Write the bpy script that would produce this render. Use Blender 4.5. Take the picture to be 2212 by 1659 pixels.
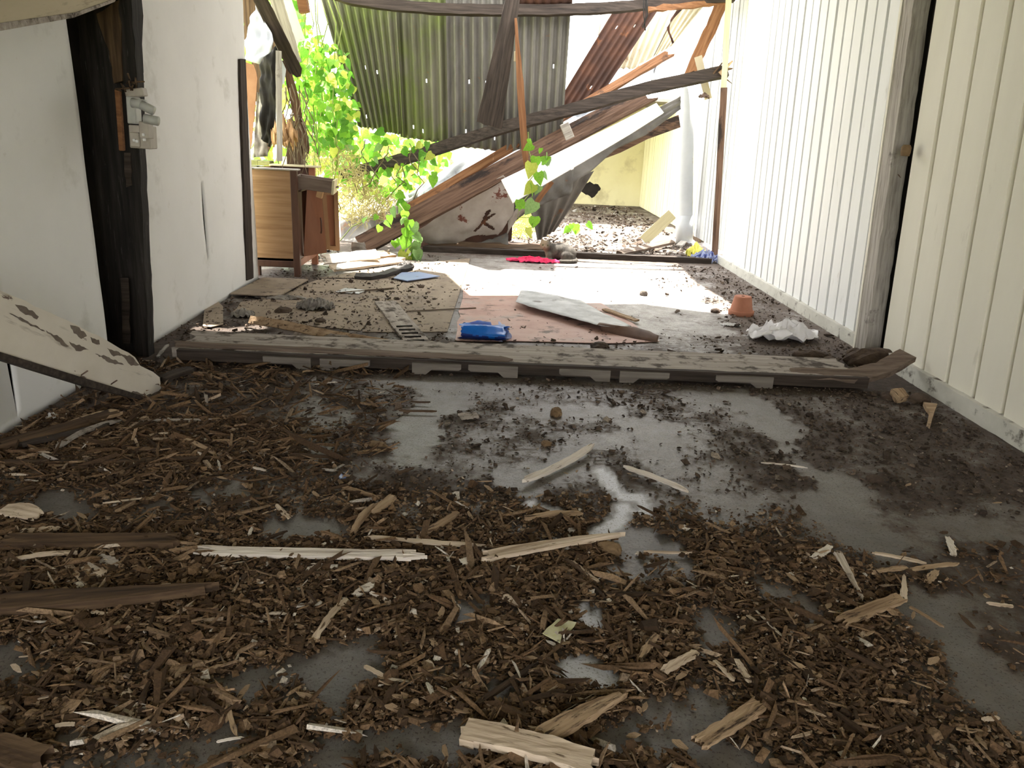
import bpy, bmesh, math, random
import numpy as np
from mathutils import Vector, Matrix
from mathutils import noise as mnoise

for _o in list(bpy.data.objects):
    bpy.data.objects.remove(_o, do_unlink=True)
SC = bpy.context.scene
C = SC.collection
random.seed(7)
RNG = np.random.default_rng(7)

# ------------------------------------------------------------------ camera
W, H, F, HC = 2212.0, 1659.0, 1690.0, 1.2
_r, _p, _w = math.radians(2.7), math.radians(17.9), math.radians(1.5)
_fw = Vector((math.sin(_w) * math.cos(_p), math.cos(_w) * math.cos(_p), -math.sin(_p)))
_rt = Vector((math.cos(_w), -math.sin(_w), 0))
_up = _rt.cross(_fw)
CR = _rt * math.cos(_r) + _up * math.sin(_r)
CU = -_rt * math.sin(_r) + _up * math.cos(_r)
CP = Vector((0, 0, HC))
cam_d = bpy.data.cameras.new('camera')
cam = bpy.data.objects.new('camera', cam_d)
C.objects.link(cam)
cam_d.sensor_width = 36.0
cam_d.lens = F / W * 36.0
cam_d.clip_start = 0.02
cam_d.clip_end = 300
cam.matrix_world = Matrix(((CR.x, CU.x, -_fw.x, 0), (CR.y, CU.y, -_fw.y, 0), (CR.z, CU.z, -_fw.z, HC), (0, 0, 0, 1)))
SC.camera = cam

# ------------------------------------------------------------------ world, sun, exposure
SC.view_settings.view_transform = 'Standard'
SC.view_settings.look = 'None'
SC.view_settings.gamma = 1.0
SC.view_settings.use_curve_mapping = False
SC.view_settings.exposure = 0.92
world = bpy.data.worlds.new('sky')
SC.world = world
world.use_nodes = True
_bg = world.node_tree.nodes['Background']
_bg.inputs[0].default_value = (1.0, 0.985, 0.965, 1)
_bg.inputs[1].default_value = 4.0
SUN_DIR = Vector((0.03, 0.40, 0.92)).normalized()      # towards the sun
sun_d = bpy.data.lights.new('sun', 'SUN')
sun_d.energy = 14.0
sun_d.angle = math.radians(0.6)
sun_d.color = (1.0, 0.94, 0.84)
sun = bpy.data.objects.new('sun', sun_d)
C.objects.link(sun)
sun.rotation_euler = SUN_DIR.to_track_quat('Z', 'Y').to_euler()
sun.location = (0, 0, 12)

# ------------------------------------------------------------------ photo geometry helpers
def ray(x, y):
    return CR * ((x - W / 2) / F) + CU * (-(y - H / 2) / F) + _fw
def fl(x, y, z=0.0):
    d = ray(x, y); return CP + d * ((z - HC) / d.z)
def aty(x, y, Y):
    d = ray(x, y); return CP + d * (Y / d.y)
def atx(x, y, X):
    d = ray(x, y); return CP + d * (X / d.x)
def A(t):
    return aty(*t) if len(t) == 3 and t[2] > 1 else fl(*t)   # (x, y, depth) or (x, y[, height above floor])
class Plane:
    def __init__(s, a, b, c):
        s.p = a; s.n = (b - a).cross(c - a).normalized()
        if s.n.dot(CP - a) < 0: s.n = -s.n
    def hit(s, x, y):
        d = ray(x, y); return CP + d * ((s.p - CP).dot(s.n) / d.dot(s.n))
def planeY(Y): return Plane(Vector((0, Y, 0)), Vector((1, Y, 0)), Vector((0, Y, 1)))
def plane3(a, b, c): return Plane(aty(*a), aty(*b), aty(*c))

# numpy value noise
def vn(x, y, seed=0):
    xi = np.floor(x).astype(np.int64); yi = np.floor(y).astype(np.int64)
    fx = x - xi; fy = y - yi
    fx = fx * fx * (3 - 2 * fx); fy = fy * fy * (3 - 2 * fy)
    def hsh(a, b):
        n = (a * 374761393 + b * 668265263 + seed * 974634541) & 0x7fffffff
        n = ((n ^ (n >> 13)) * 1274126177) & 0x7fffffff
        return ((n ^ (n >> 16)) & 0xffff) / 65535.0
    return (hsh(xi, yi) * (1 - fx) + hsh(xi + 1, yi) * fx) * (1 - fy) + (hsh(xi, yi + 1) * (1 - fx) + hsh(xi + 1, yi + 1) * fx) * fy
def fbm(x, y, s=1.0, o=4, seed=0):
    t = 0; a = 0.5; n = 0
    for i in range(o):
        t = t + a * vn(x * s, y * s, seed + i * 17); n += a; a *= 0.5; s *= 2.03
    return t / n
def nz(x, y, s=1.0, seed=0):
    v = Vector((x * s, y * s, seed * 3.71 + 0.37))
    return 0.5 + 0.38 * mnoise.noise(v) + 0.19 * mnoise.noise(v * 2.1)

# ------------------------------------------------------------------ object helpers
def link(o, parent=None):
    C.objects.link(o)
    if parent is not None: o.parent = parent
    return o
def mk(name, verts, faces, mat, parent=None, smooth=False):
    me = bpy.data.meshes.new(name)
    me.from_pydata([tuple(v) for v in verts], [], faces)
    me.update()
    if smooth:
        me.polygons.foreach_set('use_smooth', [True] * len(me.polygons))
    me.materials.append(mat)
    return link(bpy.data.objects.new(name, me), parent)
def tag(o, label, cat, group=None):
    o['label'] = label; o['category'] = cat
    if group: o['group'] = group
    return o
def struct(o):
    o['kind'] = 'structure'; return o
def stuff(o):
    o['kind'] = 'stuff'; return o
def empty(name, loc=(0, 0, 0), parent=None):
    o = bpy.data.objects.new(name, None); o.empty_display_size = 0.05
    o.location = loc
    return link(o, parent)
def fixn(me):
    bm = bmesh.new(); bm.from_mesh(me); bmesh.ops.recalc_face_normals(bm, faces=bm.faces); bm.to_mesh(me); bm.free()

def slab(name, poly, n, th, mat, parent=None, jag=0.0, seg=0.0, seed=0, axis=None):
    """flat polygon (world points) with thickness th going along -n; edges optionally subdivided and jagged"""
    pts = [Vector(p) for p in poly]
    if seg > 0:
        rr = random.Random(seed); out = []
        for i, p in enumerate(pts):
            q = pts[(i + 1) % len(pts)]; e = q - p; k = max(1, int(e.length / seg))
            t = e.normalized(); s = n.cross(t)
            for j in range(k):
                b = p + e * (j / k)
                if j: b = b + s * rr.uniform(-jag, jag) + t * rr.uniform(-jag, jag) * 0.5
                out.append(b)
        pts = out
    k = len(pts)
    o0 = sum(pts, Vector()) / k
    verts = [p - o0 for p in pts] + [p - o0 - n * th for p in pts]
    faces = [list(range(k)), list(range(2 * k - 1, k - 1, -1))] + [[i, k + i, k + (i + 1) % k, (i + 1) % k] for i in range(k)]
    if axis is not None:                                  # object x axis along the grain
        X = (Vector(axis) - n * n.dot(Vector(axis))).normalized(); Y = n.cross(X)
        verts = [(v.dot(X), v.dot(Y), v.dot(n)) for v in verts]
    o = mk(name, verts, faces, mat, parent)
    o.location = o0
    if axis is not None:
        o.rotation_euler = Matrix(((X.x, Y.x, n.x), (X.y, Y.y, n.y), (X.z, Y.z, n.z))).to_euler()
    fixn(o.data)
    return o
def pslab(name, px, pl, th, mat, parent=None, **k):
    return slab(name, [pl.hit(*p) for p in px], pl.n, th, mat, parent, **k)
def fslab(name, px, th, mat, parent=None, z=0.006, **k):
    return slab(name, [fl(x, y, z + th) for x, y in px], Vector((0, 0, 1)), th, mat, parent, **k)

def plank(name, a, b, w, t, mat, parent=None, n=None, ns=8, nc=3, r0=0.0, r1=0.0, bend=0.0, jit=0.0, taper=None, seed=1, side=0.0):
    """board from a to b, width w, thickness t, wide face along n; r0/r1 ragged ends; object frame has x along the grain"""
    a = Vector(a); b = Vector(b); L = (b - a).length; X = (b - a) / L
    if n is None: n = CP - (a + b) / 2
    n = Vector(n); Z = (n - X * n.dot(X)).normalized(); Y = Z.cross(X)
    rr = random.Random(seed)
    e0 = [rr.random() * r0 for _ in range(nc + 1)]; e1 = [rr.random() * r1 for _ in range(nc + 1)]
    vs = []
    for k in (0.5, -0.5):
        for i in range(ns + 1):
            s = i / ns
            ww = w * (taper(s) if taper else 1.0)
            for j in range(nc + 1):
                u = j / nc - 0.5
                x = s * L
                if i == 0: x += e0[j]
                elif i == ns: x -= e1[j]
                jj = (rr.uniform(-jit, jit) if j in (0, nc) else 0)
                vs.append((x - L / 2, u * ww + jj + side * 4 * s * (1 - s), k * t + bend * 4 * s * (1 - s) + rr.uniform(-jit, jit) * 0.4))
    m = nc + 1; off = (ns + 1) * m; fs = []
    for i in range(ns):
        for j in range(nc):
            q = i * m + j
            fs.append((q, q + m, q + m + 1, q + 1)); fs.append((off + q, off + q + 1, off + q + m + 1, off + q + m))
        q = i * m; fs.append((q, off + q, off + q + m, q + m))
        q = i * m + nc; fs.append((q, q + m, off + q + m, off + q))
    for j in range(nc):
        fs.append((j, j + 1, off + j + 1, off + j)); q = ns * m + j; fs.append((q, off + q, off + q + 1, q + 1))
    o = mk(name, vs, fs, mat, parent)
    fixn(o.data)
    c = (a + b) / 2
    o.matrix_world = Matrix(((X.x, Y.x, Z.x, c.x), (X.y, Y.y, Z.y, c.y), (X.z, Y.z, Z.z, c.z), (0, 0, 0, 1)))
    return o
def ppk(name, a, b, w, t, mat, parent=None, **k): return plank(name, A(a), A(b), w, t, mat, parent, **k)

def ruled(name, E0, E1, mat, parent=None, nu=24, nv=12, noise=0.0, ns=6.0, th=0.002, seed=0, waves=None, holes=None, bulge=0.0, smooth=True):
    """sheet between two edge polylines, with crumple noise, optional corrugation waves=(count, amp) across v and holes(u,v)"""
    def samp(E, t):
        E = [Vector(e) for e in E]; ls = [(E[i + 1] - E[i]).length for i in range(len(E) - 1)]; T = sum(ls) * t
        for i, l in enumerate(ls):
            if T <= l or i == len(ls) - 1: return E[i].lerp(E[i + 1], min(1, T / max(l, 1e-6)))
            T -= l
    P0 = [samp(E0, i / nu) for i in range(nu + 1)]; P1 = [samp(E1, i / nu) for i in range(nu + 1)]
    nn = ((P0[-1] - P0[0]).cross(P1[0] - P0[0])).normalized()
    if nn.dot(CP - P0[0]) < 0: nn = -nn
    vs = []
    for i in range(nu + 1):
        for j in range(nv + 1):
            v = j / nv; p = P0[i].lerp(P1[i], v)
            d = noise * (nz(i / nu * ns + seed, v * ns * 0.6, 1.0, seed) - 0.5) * 2 if noise else 0
            if waves: d += waves[1] * math.sin(2 * math.pi * waves[0] * v)
            d += bulge * 4 * v * (1 - v)
            vs.append(p + nn * d)
    fs = []
    for i in range(nu):
        for j in range(nv):
            if holes and holes((i + .5) / nu, (j + .5) / nv): continue
            q = i * (nv + 1) + j; fs.append((q, q + nv + 1, q + nv + 2, q + 1))
    o0 = sum(vs, Vector()) / len(vs)
    o = mk(name, [v - o0 for v in vs], fs, mat, parent, smooth)
    o.location = o0
    if th:
        md = o.modifiers.new('thickness', 'SOLIDIFY'); md.thickness = th; md.offset = 0
    return o

def corr(name, TL, TR, BL, BR, n, amp, mat, parent=None, ns=30, ragged=0.0, holes=(), seed=0, sag=0.0, th=0.001, phase=0.0):
    nu = n * 8; vs = []; TL, TR, BL, BR = map(Vector, (TL, TR, BL, BR))
    nn = ((TR - TL).cross(BL - TL)).normalized()
    if nn.dot(CP - TL) < 0: nn = -nn
    for i in range(nu + 1):
        u = i / nu; a = TL.lerp(TR, u); b = BL.lerp(BR, u)
        rg = ragged * (nz(u * 14 + seed, 3.3, 1.0, seed) - 0.3)
        for j in range(ns + 1):
            v = j / ns; vv = v * (1 - (rg if rg > 0 else 0) * v)
            p = a.lerp(b, vv)
            vs.append(p + nn * (amp * math.cos(2 * math.pi * (n * u + phase)) + sag * 4 * v * (1 - v)))
    hs = {(int(u * nu), int(v * ns)) for u, v in holes}
    fs = []
    for i in range(nu):
        for j in range(ns):
            if (i, j) in hs: continue
            q = i * (ns + 1) + j; fs.append((q, q + ns + 1, q + ns + 2, q + 1))
    o0 = sum(vs, Vector()) / len(vs)
    o = mk(name, [v - o0 for v in vs], fs, mat, parent, True)
    o.location = o0
    md = o.modifiers.new('thickness', 'SOLIDIFY'); md.thickness = th; md.offset = 0
    return o

def box(name, c, s, mat, parent=None, rot=None, bev=0.004, at=None):
    bm = bmesh.new(); bmesh.ops.create_cube(bm, size=1.0)
    for v in bm.verts: v.co = Vector((v.co.x * s[0], v.co.y * s[1], v.co.z * s[2]))
    if bev: bmesh.ops.bevel(bm, geom=list(bm.edges), offset=min(bev, min(s) * 0.3), segments=1, affect='EDGES')
    me = bpy.data.meshes.new(name); bm.to_mesh(me); bm.free(); me.materials.append(mat)
    o = link(bpy.data.objects.new(name, me), parent)
    o.location = c
    if rot: o.rotation_euler = rot
    return o
def lathe(name, prof, mat, parent=None, seg=32, loc=(0, 0, 0), smooth=True):
    vs = []; fs = []
    for r, z in prof:
        for k in range(seg):
            a = 2 * math.pi * k / seg; vs.append((r * math.cos(a), r * math.sin(a), z))
    for i in range(len(prof) - 1):
        for k in range(seg):
            q = i * seg + k; r = i * seg + (k + 1) % seg; fs.append((q, r, r + seg, q + seg))
    o = mk(name, vs, fs, mat, parent, smooth); o.location = loc
    return o
def tube(name, pts, rad, mat, parent=None, seg=8, smooth=True):
    """pts world; rad number or list"""
    pts = [Vector(p) for p in pts]; n = len(pts)
    if not isinstance(rad, (list, tuple)): rad = [rad] * n
    o0 = sum(pts, Vector()) / n; vs = []; fs = []; ref = Vector((0.13, 0.21, 0.97))
    for i, p in enumerate(pts):
        t = (pts[min(i + 1, n - 1)] - pts[max(i - 1, 0)]).normalized()
        u = t.cross(ref)
        if u.length < 1e-3: u = t.cross(Vector((1, 0, 0)))
        u.normalize(); v = t.cross(u)
        for k in range(seg):
            a = 2 * math.pi * k / seg; vs.append(p - o0 + (u * math.cos(a) + v * math.sin(a)) * rad[i])
    for i in range(n - 1):
        for k in range(seg):
            q = i * seg + k; r = i * seg + (k + 1) % seg; fs.append((q, r, r + seg, q + seg))
    fs.append(list(range(seg - 1, -1, -1))); fs.append([(n - 1) * seg + k for k in range(seg)])
    o = mk(name, vs, fs, mat, parent, smooth); o.location = o0
    return o
def rnz(x, y, seed):
    return mnoise.noise(Vector((x, y, seed * 2.31 + .7)))
def crumple(name, c, rx, ry, h, mat, parent=None, n=40, seed=0, folds=5.0, rot=0.0, th=0.002):
    """dropped cloth: irregular outline with sharp folds"""
    vs = []; fs = []
    ca, sa = math.cos(rot), math.sin(rot)
    for i in range(n + 1):
        for j in range(n + 1):
            u = i / n * 2 - 1; v = j / n * 2 - 1
            k = max(abs(u), abs(v)); l = math.hypot(u, v) or 1
            ang = math.atan2(v, u)
            rad = k * (0.72 + 0.42 * nz(math.cos(ang) * 2.1 + seed, math.sin(ang) * 2.1, 1.0, seed))
            x = u / l * rad; y = v / l * rad
            x += 0.30 * (nz(u * 2.4 + 9, v * 2.4, 1, seed + 3) - .5); y += 0.30 * (nz(u * 2.4, v * 2.4 + 5, 1, seed + 5) - .5)
            q1 = rnz(u * folds * .42 + 3 * seed, v * folds * .42, seed + 7); rd = 1 - abs(q1) * 2.6
            q2 = rnz(u * folds * .75, v * folds * .75 + 4, seed + 9); rd2 = 1 - abs(q2) * 2.4
            z = h * (max(0, 1 - k * k) * .22 + .62 * max(0, rd) * (1 - .55 * k) + .42 * max(0, rd2) * (1 - k * .3))
            X = x * rx; Y = y * ry
            vs.append((X * ca - Y * sa, X * sa + Y * ca, max(z, 0.003) + 0.002))
    for i in range(n):
        for j in range(n):
            q = i * (n + 1) + j; fs.append((q, q + n + 1, q + n + 2, q + 1))
    o = mk(name, vs, fs, mat, parent, True); o.location = c
    md = o.modifiers.new('thickness', 'SOLIDIFY'); md.thickness = th; md.offset = 0
    return o

# ------------------------------------------------------------------ materials
class NT:
    def __init__(s, name):
        s.m = bpy.data.materials.new(name); s.m.use_nodes = True; s.t = s.m.node_tree
        s.b = s.t.nodes['Principled BSDF']
    def n(s, kind, **k):
        x = s.t.nodes.new(kind)
        for a, v in k.items(): setattr(x, a, v)
        return x
    def l(s, a, b): s.t.links.new(a, b)
def rgb(c): return (c[0], c[1], c[2], 1)
def mix(g, fac, a, b):
    m = g.n('ShaderNodeMix', data_type='RGBA', blend_type='MIX')
    for sock, v in ((m.inputs[0], fac), (m.inputs[6], a), (m.inputs[7], b)):
        if hasattr(v, 'links'): g.l(v, sock)
        elif isinstance(v, (int, float)): sock.default_value = v
        else: sock.default_value = rgb(v)
    return m.outputs[2]
def ramp(g, fac, stops):
    r = g.n('ShaderNodeValToRGB'); e = r.color_ramp.elements
    while len(e) < len(stops): e.new(0.5)
    for i, (p, c) in enumerate(stops):
        e[i].position = p; e[i].color = rgb(c) if not isinstance(c, (int, float)) else (c, c, c, 1)
    g.l(fac, r.inputs[0]); return r.outputs[0]
def noise(g, vec, scale, detail=5.0, rough=0.6, dist=0.0):
    n = g.n('ShaderNodeTexNoise'); n.inputs['Scale'].default_value = scale; n.inputs['Detail'].default_value = detail
    n.inputs['Roughness'].default_value = rough; n.inputs['Distortion'].default_value = dist
    g.l(vec, n.inputs['Vector']); return n.outputs['Fac']
def coords(g, scale=(1, 1, 1), kind='Object', loc=(0, 0, 0), rnd=True):
    t = g.n('ShaderNodeTexCoord'); m = g.n('ShaderNodeMapping'); m.inputs['Scale'].default_value = scale
    g.l(t.outputs[kind], m.inputs['Vector'])
    if rnd:
        oi = g.n('ShaderNodeObjectInfo'); mu = g.n('ShaderNodeMath', operation='MULTIPLY'); mu.inputs[1].default_value = 37.0
        g.l(oi.outputs['Random'], mu.inputs[0]); cb = g.n('ShaderNodeCombineXYZ')
        for i in range(3): g.l(mu.outputs[0], cb.inputs[i])
        g.l(cb.outputs[0], m.inputs['Location'])
    return m.outputs[0]
def bump(g, fac, strength, dist=0.01):
    b = g.n('ShaderNodeBump'); b.inputs['Strength'].default_value = strength; b.inputs['Distance'].default_value = dist
    g.l(fac, b.inputs['Height']); g.l(b.outputs[0], g.b.inputs['Normal'])
MATS = {}
def surf(name, cols, scale=6.0, stretch=(1, 1, 1), rough=0.8, bmp=0.3, spots=(), metal=0.0, detail=6.0, spec=0.3, dist=0.0, bdist=0.006, trans=0.0, rnd=True):
    """cols spread over noise; spots = (colour, scale, lo, hi[, stretch]) overlays where a second noise exceeds lo..hi"""
    g = NT(name); v = coords(g, stretch, rnd=rnd)
    f = noise(g, v, scale, detail, 0.62, dist)
    k = len(cols)
    col = ramp(g, f, [(0.3 + 0.4 * i / max(1, k - 1), c) for i, c in enumerate(cols)])
    for s in spots:
        v2 = coords(g, s[4] if len(s) > 4 else (1, 1, 1), rnd=rnd)
        f2 = noise(g, v2, s[1], 7.0, 0.65)
        col = mix(g, ramp(g, f2, [(s[2], 0.0), (s[3], 1.0)]), col, s[0])
    g.l(col, g.b.inputs['Base Color'])
    g.b.inputs['Roughness'].default_value = rough; g.b.inputs['Metallic'].default_value = metal
    g.b.inputs['Specular IOR Level'].default_value = spec
    if bmp: bump(g, f, bmp, bdist)
    if trans:
        tr = g.n('ShaderNodeBsdfTranslucent'); g.l(col, tr.inputs[0]); ms = g.n('ShaderNodeMixShader'); ms.inputs[0].default_value = trans
        out = g.t.nodes['Material Output']; g.l(g.b.outputs[0], ms.inputs[1]); g.l(tr.outputs[0], ms.inputs[2]); g.l(ms.outputs[0], out.inputs[0])
    MATS[name] = g.m
    return g.m
def wood(name, cols, **k):
    k.setdefault('scale', 1.0); k.setdefault('stretch', (2.5, 45, 45)); k.setdefault('bmp', 0.5); k.setdefault('rough', 0.85)
    return surf(name, cols, **k)
G = 'wood '
w_pale = wood('pale splintered wood', [(.26, .18, .115), (.56, .45, .34), (.70, .59, .47)], spots=[((.09, .055, .03), 5, .60, .66, (2, 14, 14))])
w_white = wood('bleached splinter wood', [(.36, .29, .23), (.70, .63, .56), (.76, .70, .63)], spots=[((.10, .06, .035), 5, .62, .67, (2, 14, 14))])
w_tan = wood('tan broken wood', [(.17, .105, .058), (.38, .265, .165), (.46, .34, .22)], spots=[((.05, .03, .018), 5, .56, .64, (2, 12, 12))])
w_rot = wood('rotten dark wood', [(.022, .013, .008), (.075, .045, .025), (.14, .09, .05)])
w_dark = wood('old dark timber', [(.014, .010, .008), (.038, .028, .022), (.07, .052, .042)])
w_black = wood('blackened timber', [(.006, .005, .0045), (.018, .015, .013), (.035, .03, .027)], spots=[((.11, .10, .095), 6, .62, .72, (1.2, 20, 20))])
w_brown = wood('brown roof timber', [(.055, .030, .019), (.115, .066, .044), (.17, .105, .072)], spots=[((.025, .017, .015), 2.6, .54, .62, (.7, 2.2, 2.2))])
w_orange = wood('orange brown batten wood', [(.12, .052, .022), (.21, .095, .042), (.28, .145, .07)], spots=[((.07, .035, .02), 6, .6, .7)])
w_grey = wood('grey weathered wood', [(.20, .18, .16), (.38, .35, .32), (.50, .47, .43)], spots=[((.05, .04, .035), 5, .60, .7)])
w_greydirt = wood('dusty grey board', [(.20, .17, .145), (.33, .29, .255), (.44, .39, .35)], spots=[((.05, .035, .025), 9, .52, .62, (1, 1, 1))])
w_dusty = wood('earth covered sill wood', [(.07, .05, .038), (.15, .11, .085), (.21, .16, .13)])
w_block = wood('grey brown block wood', [(.10, .086, .074), (.17, .148, .128), (.22, .195, .17)])
w_bare = surf('bare grey wood under paint', [(.10, .075, .06), (.20, .165, .14)], scale=20, bmp=.4)
w_ply = wood('cabinet plywood', [(.19, .10, .045), (.28, .16, .078), (.35, .21, .11)], stretch=(1.2, 1.2, 22), scale=1.3, bmp=.1, rough=.55)
w_cabdark = wood('dark cabinet frame wood', [(.05, .022, .013), (.10, .045, .026)], stretch=(12, 12, 2), bmp=.15, rough=.5)
w_door = wood('red brown cabinet door wood', [(.22, .082, .038), (.30, .125, .062)], stretch=(10, 10, 1.5), bmp=.1, rough=.5)
w_drawer = wood('grey brown drawer wood', [(.13, .095, .075), (.22, .17, .14)], stretch=(3, 20, 20), bmp=.2)
w_cream = wood('cream painted brace', [(.42, .36, .25), (.52, .45, .33)], stretch=(1.5, 6, 6), bmp=.15, spots=[((.22, .17, .11), 4, .58, .75, (1, 6, 6))])
w_yellow = wood('yellow green batten', [(.45, .40, .24), (.58, .53, .34)], bmp=.2)
paint_peel = surf('peeling cream paint on timber', [(.56, .51, .44), (.68, .63, .56)], scale=3, stretch=(1, 1, 1), bmp=.2, spots=[((.14, .10, .08), 1.6, .66, .67, (2.2, 9, 9)), ((.34, .30, .255), 8, .6, .72, (.5, 3, 3))])
fibre_white = surf('white fibre cement sheet', [(.72, .715, .70), (.80, .795, .78)], scale=1.3, bmp=.05, rough=.75,
                   spots=[((.50, .49, .45), 3.1, .58, .80), ((.16, .12, .10), 26, .735, .765), ((.55, .52, .46), 9, .66, .8)], rnd=False)
paint_board = surf('off white painted boards', [(.72, .69, .60), (.79, .76, .67)], scale=3, stretch=(1, 1, .25), bmp=.06, rough=.6,
                   spots=[((.36, .33, .25), 5, .63, .85, (1, 1, .35)), ((.13, .10, .08), 30, .725, .755)])
paint_white = surf('white painted boards', [(.72, .73, .73), (.80, .81, .81)], scale=3, stretch=(1, 1, .25), bmp=.06, rough=.6,
                   spots=[((.40, .38, .34), 7, .64, .80, (1, 1, .3)), ((.12, .10, .09), 34, .73, .76)])
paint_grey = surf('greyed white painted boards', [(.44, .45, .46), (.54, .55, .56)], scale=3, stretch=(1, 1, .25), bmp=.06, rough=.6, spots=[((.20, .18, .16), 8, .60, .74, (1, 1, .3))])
paint_dirty = surf('grimy painted skirting', [(.50, .49, .44), (.66, .65, .59)], scale=5, bmp=.2, rough=.75, spots=[((.09, .07, .055), 11, .56, .68)])
gap_dark = surf('near black gap shade and scrap', [(.012, .010, .009), (.03, .026, .022)], scale=9, bmp=.2, rough=.95)
yellow_wall = surf('yellow wall surface', [(.72, .66, .40), (.80, .75, .50)], scale=1.5, bmp=.1, spots=[((.30, .24, .14), 9, .68, .76), ((.55, .49, .30), 2.2, .56, .7)])  # yellow base colour with darker spots at random
yellow_board = surf('yellow wall boards', [(.74, .69, .44), (.82, .78, .54)], scale=2, bmp=.06, spots=[((.35, .29, .17), 11, .68, .78)])
galv = surf('old galvanised corrugated iron', [(.10, .094, .085), (.165, .155, .14), (.21, .20, .185)], scale=3.2, stretch=(1, 1, .35), bmp=.1, rough=.5, metal=.35, spots=[((.24, .11, .045), 7, .66, .74), ((.13, .135, .09), 2.1, .52, .75)])
galv_green_glow = surf('galvanised corrugated iron with painted green glow', [(.10, .10, .07), (.15, .15, .10), (.19, .185, .14)], scale=3.2, stretch=(1, 1, .35), bmp=.1, rough=.5, metal=.25, spots=[((.15, .19, .05), 2.3, .47, .66, (1, 1, .6)), ((.30, .14, .04), 8, .66, .74)])  # green light reflected off the vines is put into this colour
galv_grey = surf('dull grey sheet metal', [(.085, .077, .07), (.14, .13, .12), (.19, .178, .165)], scale=3, bmp=.15, rough=.55, metal=.3, spots=[((.20, .085, .035), 5, .60, .68)])
galv_blue = surf('bright galvanised flashing', [(.16, .18, .21), (.28, .30, .33), (.40, .42, .45)], scale=5, bmp=.4, rough=.42, metal=.5, spots=[((.14, .13, .13), 4, .62, .72)])
galv_pink = surf('stained pale sheet metal', [(.26, .22, .195), (.34, .30, .27), (.41, .37, .34)], scale=4, bmp=.2, rough=.6, metal=.1, spots=[((.13, .045, .03), 3.1, .665, .68)])
rust_sheet = surf('rusted corrugated iron', [(.028, .014, .010), (.052, .024, .016), (.09, .038, .021)], scale=3.4, bmp=.3, rough=.85, spots=[((.17, .065, .025), 6, .62, .72)])
cream_sheet = surf('pale weathered corrugated iron', [(.56, .50, .36), (.68, .63, .50)], scale=4, bmp=.1, rough=.6, spots=[((.30, .16, .07), 5, .62, .72)])
pvc = surf('white pvc pipe', [(.46, .48, .51), (.54, .56, .59)], scale=3, bmp=.04, rough=.45, spots=[((.42, .36, .30), 7, .64, .76)])
white_panel = surf('white fascia panel', [(.82, .82, .82), (.88, .88, .88)], scale=4, bmp=.05, rough=.5, spots=[((.5, .46, .42), 12, .70, .78)])
tan_board = surf('tan hardboard', [(.20, .155, .115), (.27, .215, .16), (.33, .265, .20)], scale=5, stretch=(1, .3, 1), bmp=.1, rough=.8, spots=[((.07, .05, .038), 14, .56, .66), ((.20, .16, .13), 3, .54, .66, (.5, 2, 1))])
lino_red = surf('faded pink linoleum', [(.40, .245, .20), (.50, .32, .27), (.54, .38, .33)], scale=5, bmp=.15, rough=.55, spots=[((.14, .095, .075), 9, .555, .66), ((.42, .36, .33), 3, .56, .72)])
lino_grey = surf('grey backing of linoleum', [(.34, .35, .36), (.50, .51, .52), (.66, .67, .68)], scale=7, bmp=.25, rough=.55, spots=[((.15, .13, .12), 6, .60, .72)])
lino_brown = surf('brown curled linoleum', [(.10, .06, .045), (.20, .125, .095)], scale=6, bmp=.2, rough=.6)
terracotta = surf('terracotta', [(.40, .165, .10), (.50, .225, .145)], scale=9, bmp=.12, rough=.8, spots=[((.52, .36, .28), 8, .62, .75)])
terracotta_in = surf('dark pot hole', [(.03, .018, .014), (.05, .03, .02)], bmp=0)
cloth_white = surf('white cotton cloth', [(.78, .77, .79), (.87, .86, .88)], scale=6, bmp=.05, rough=.9, spots=[((.52, .47, .45), 5, .6, .75)])
cloth_pink = surf('pink cloth', [(.62, .03, .10), (.78, .06, .17)], scale=8, bmp=.1, rough=.9)
cloth_yellow = surf('yellow cloth', [(.52, .50, .08), (.64, .60, .14)], scale=8, bmp=.1, rough=.9)
cloth_grey = surf('grey rag', [(.10, .09, .08), (.24, .22, .20), (.36, .34, .31)], scale=7, bmp=.2, rough=.95)
paper_white = surf('crumpled white paper', [(.66, .66, .67), (.80, .80, .80)], scale=10, bmp=.2, rough=.8)
plastic_blue = surf('glossy blue plastic', [(.005, .12, .55), (.012, .22, .80)], scale=5, bmp=.2, rough=.3, spec=.5)
plastic_navy = surf('navy blue plastic', [(.008, .03, .20), (.02, .06, .32)], scale=5, bmp=.15, rough=.3, spec=.5)
plastic_pale = surf('pale blue plastic edge', [(.22, .32, .70), (.40, .48, .80)], scale=7, bmp=.2, rough=.35, spec=.5)
blue_tile = surf('blue grey laminate', [(.22, .28, .46), (.28, .35, .54)], scale=5, bmp=.05, rough=.4, spots=[((.10, .07, .05), 7, .62, .7)])
rubber = surf('dark rubber', [(.03, .027, .025), (.075, .066, .06)], scale=6, bmp=.2, rough=.6)
clod_m = surf('dry earth clod', [(.03, .021, .016), (.075, .052, .038), (.11, .08, .06)], scale=14, bmp=1.0, rough=.95, bdist=.012)
clod_tan = surf('tan rotten wood crumb', [(.12, .075, .04), (.24, .16, .09)], scale=14, bmp=1.0, rough=.95)
stone_m = surf('brown stone', [(.12, .10, .085), (.22, .19, .165)], scale=9, bmp=.6, rough=.9)
switch_cream = surf('yellowed electrical plastic', [(.34, .30, .26), (.48, .44, .39)], scale=10, bmp=.1, rough=.5, spots=[((.16, .12, .10), 8, .6, .7)])
switch_grey = surf('grey porcelain fuse', [(.36, .36, .34), (.50, .50, .47)], scale=9, bmp=.05, rough=.35)
wire_m = surf('black wire', [(.012, .011, .01), (.03, .027, .025)], bmp=0)
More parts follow.
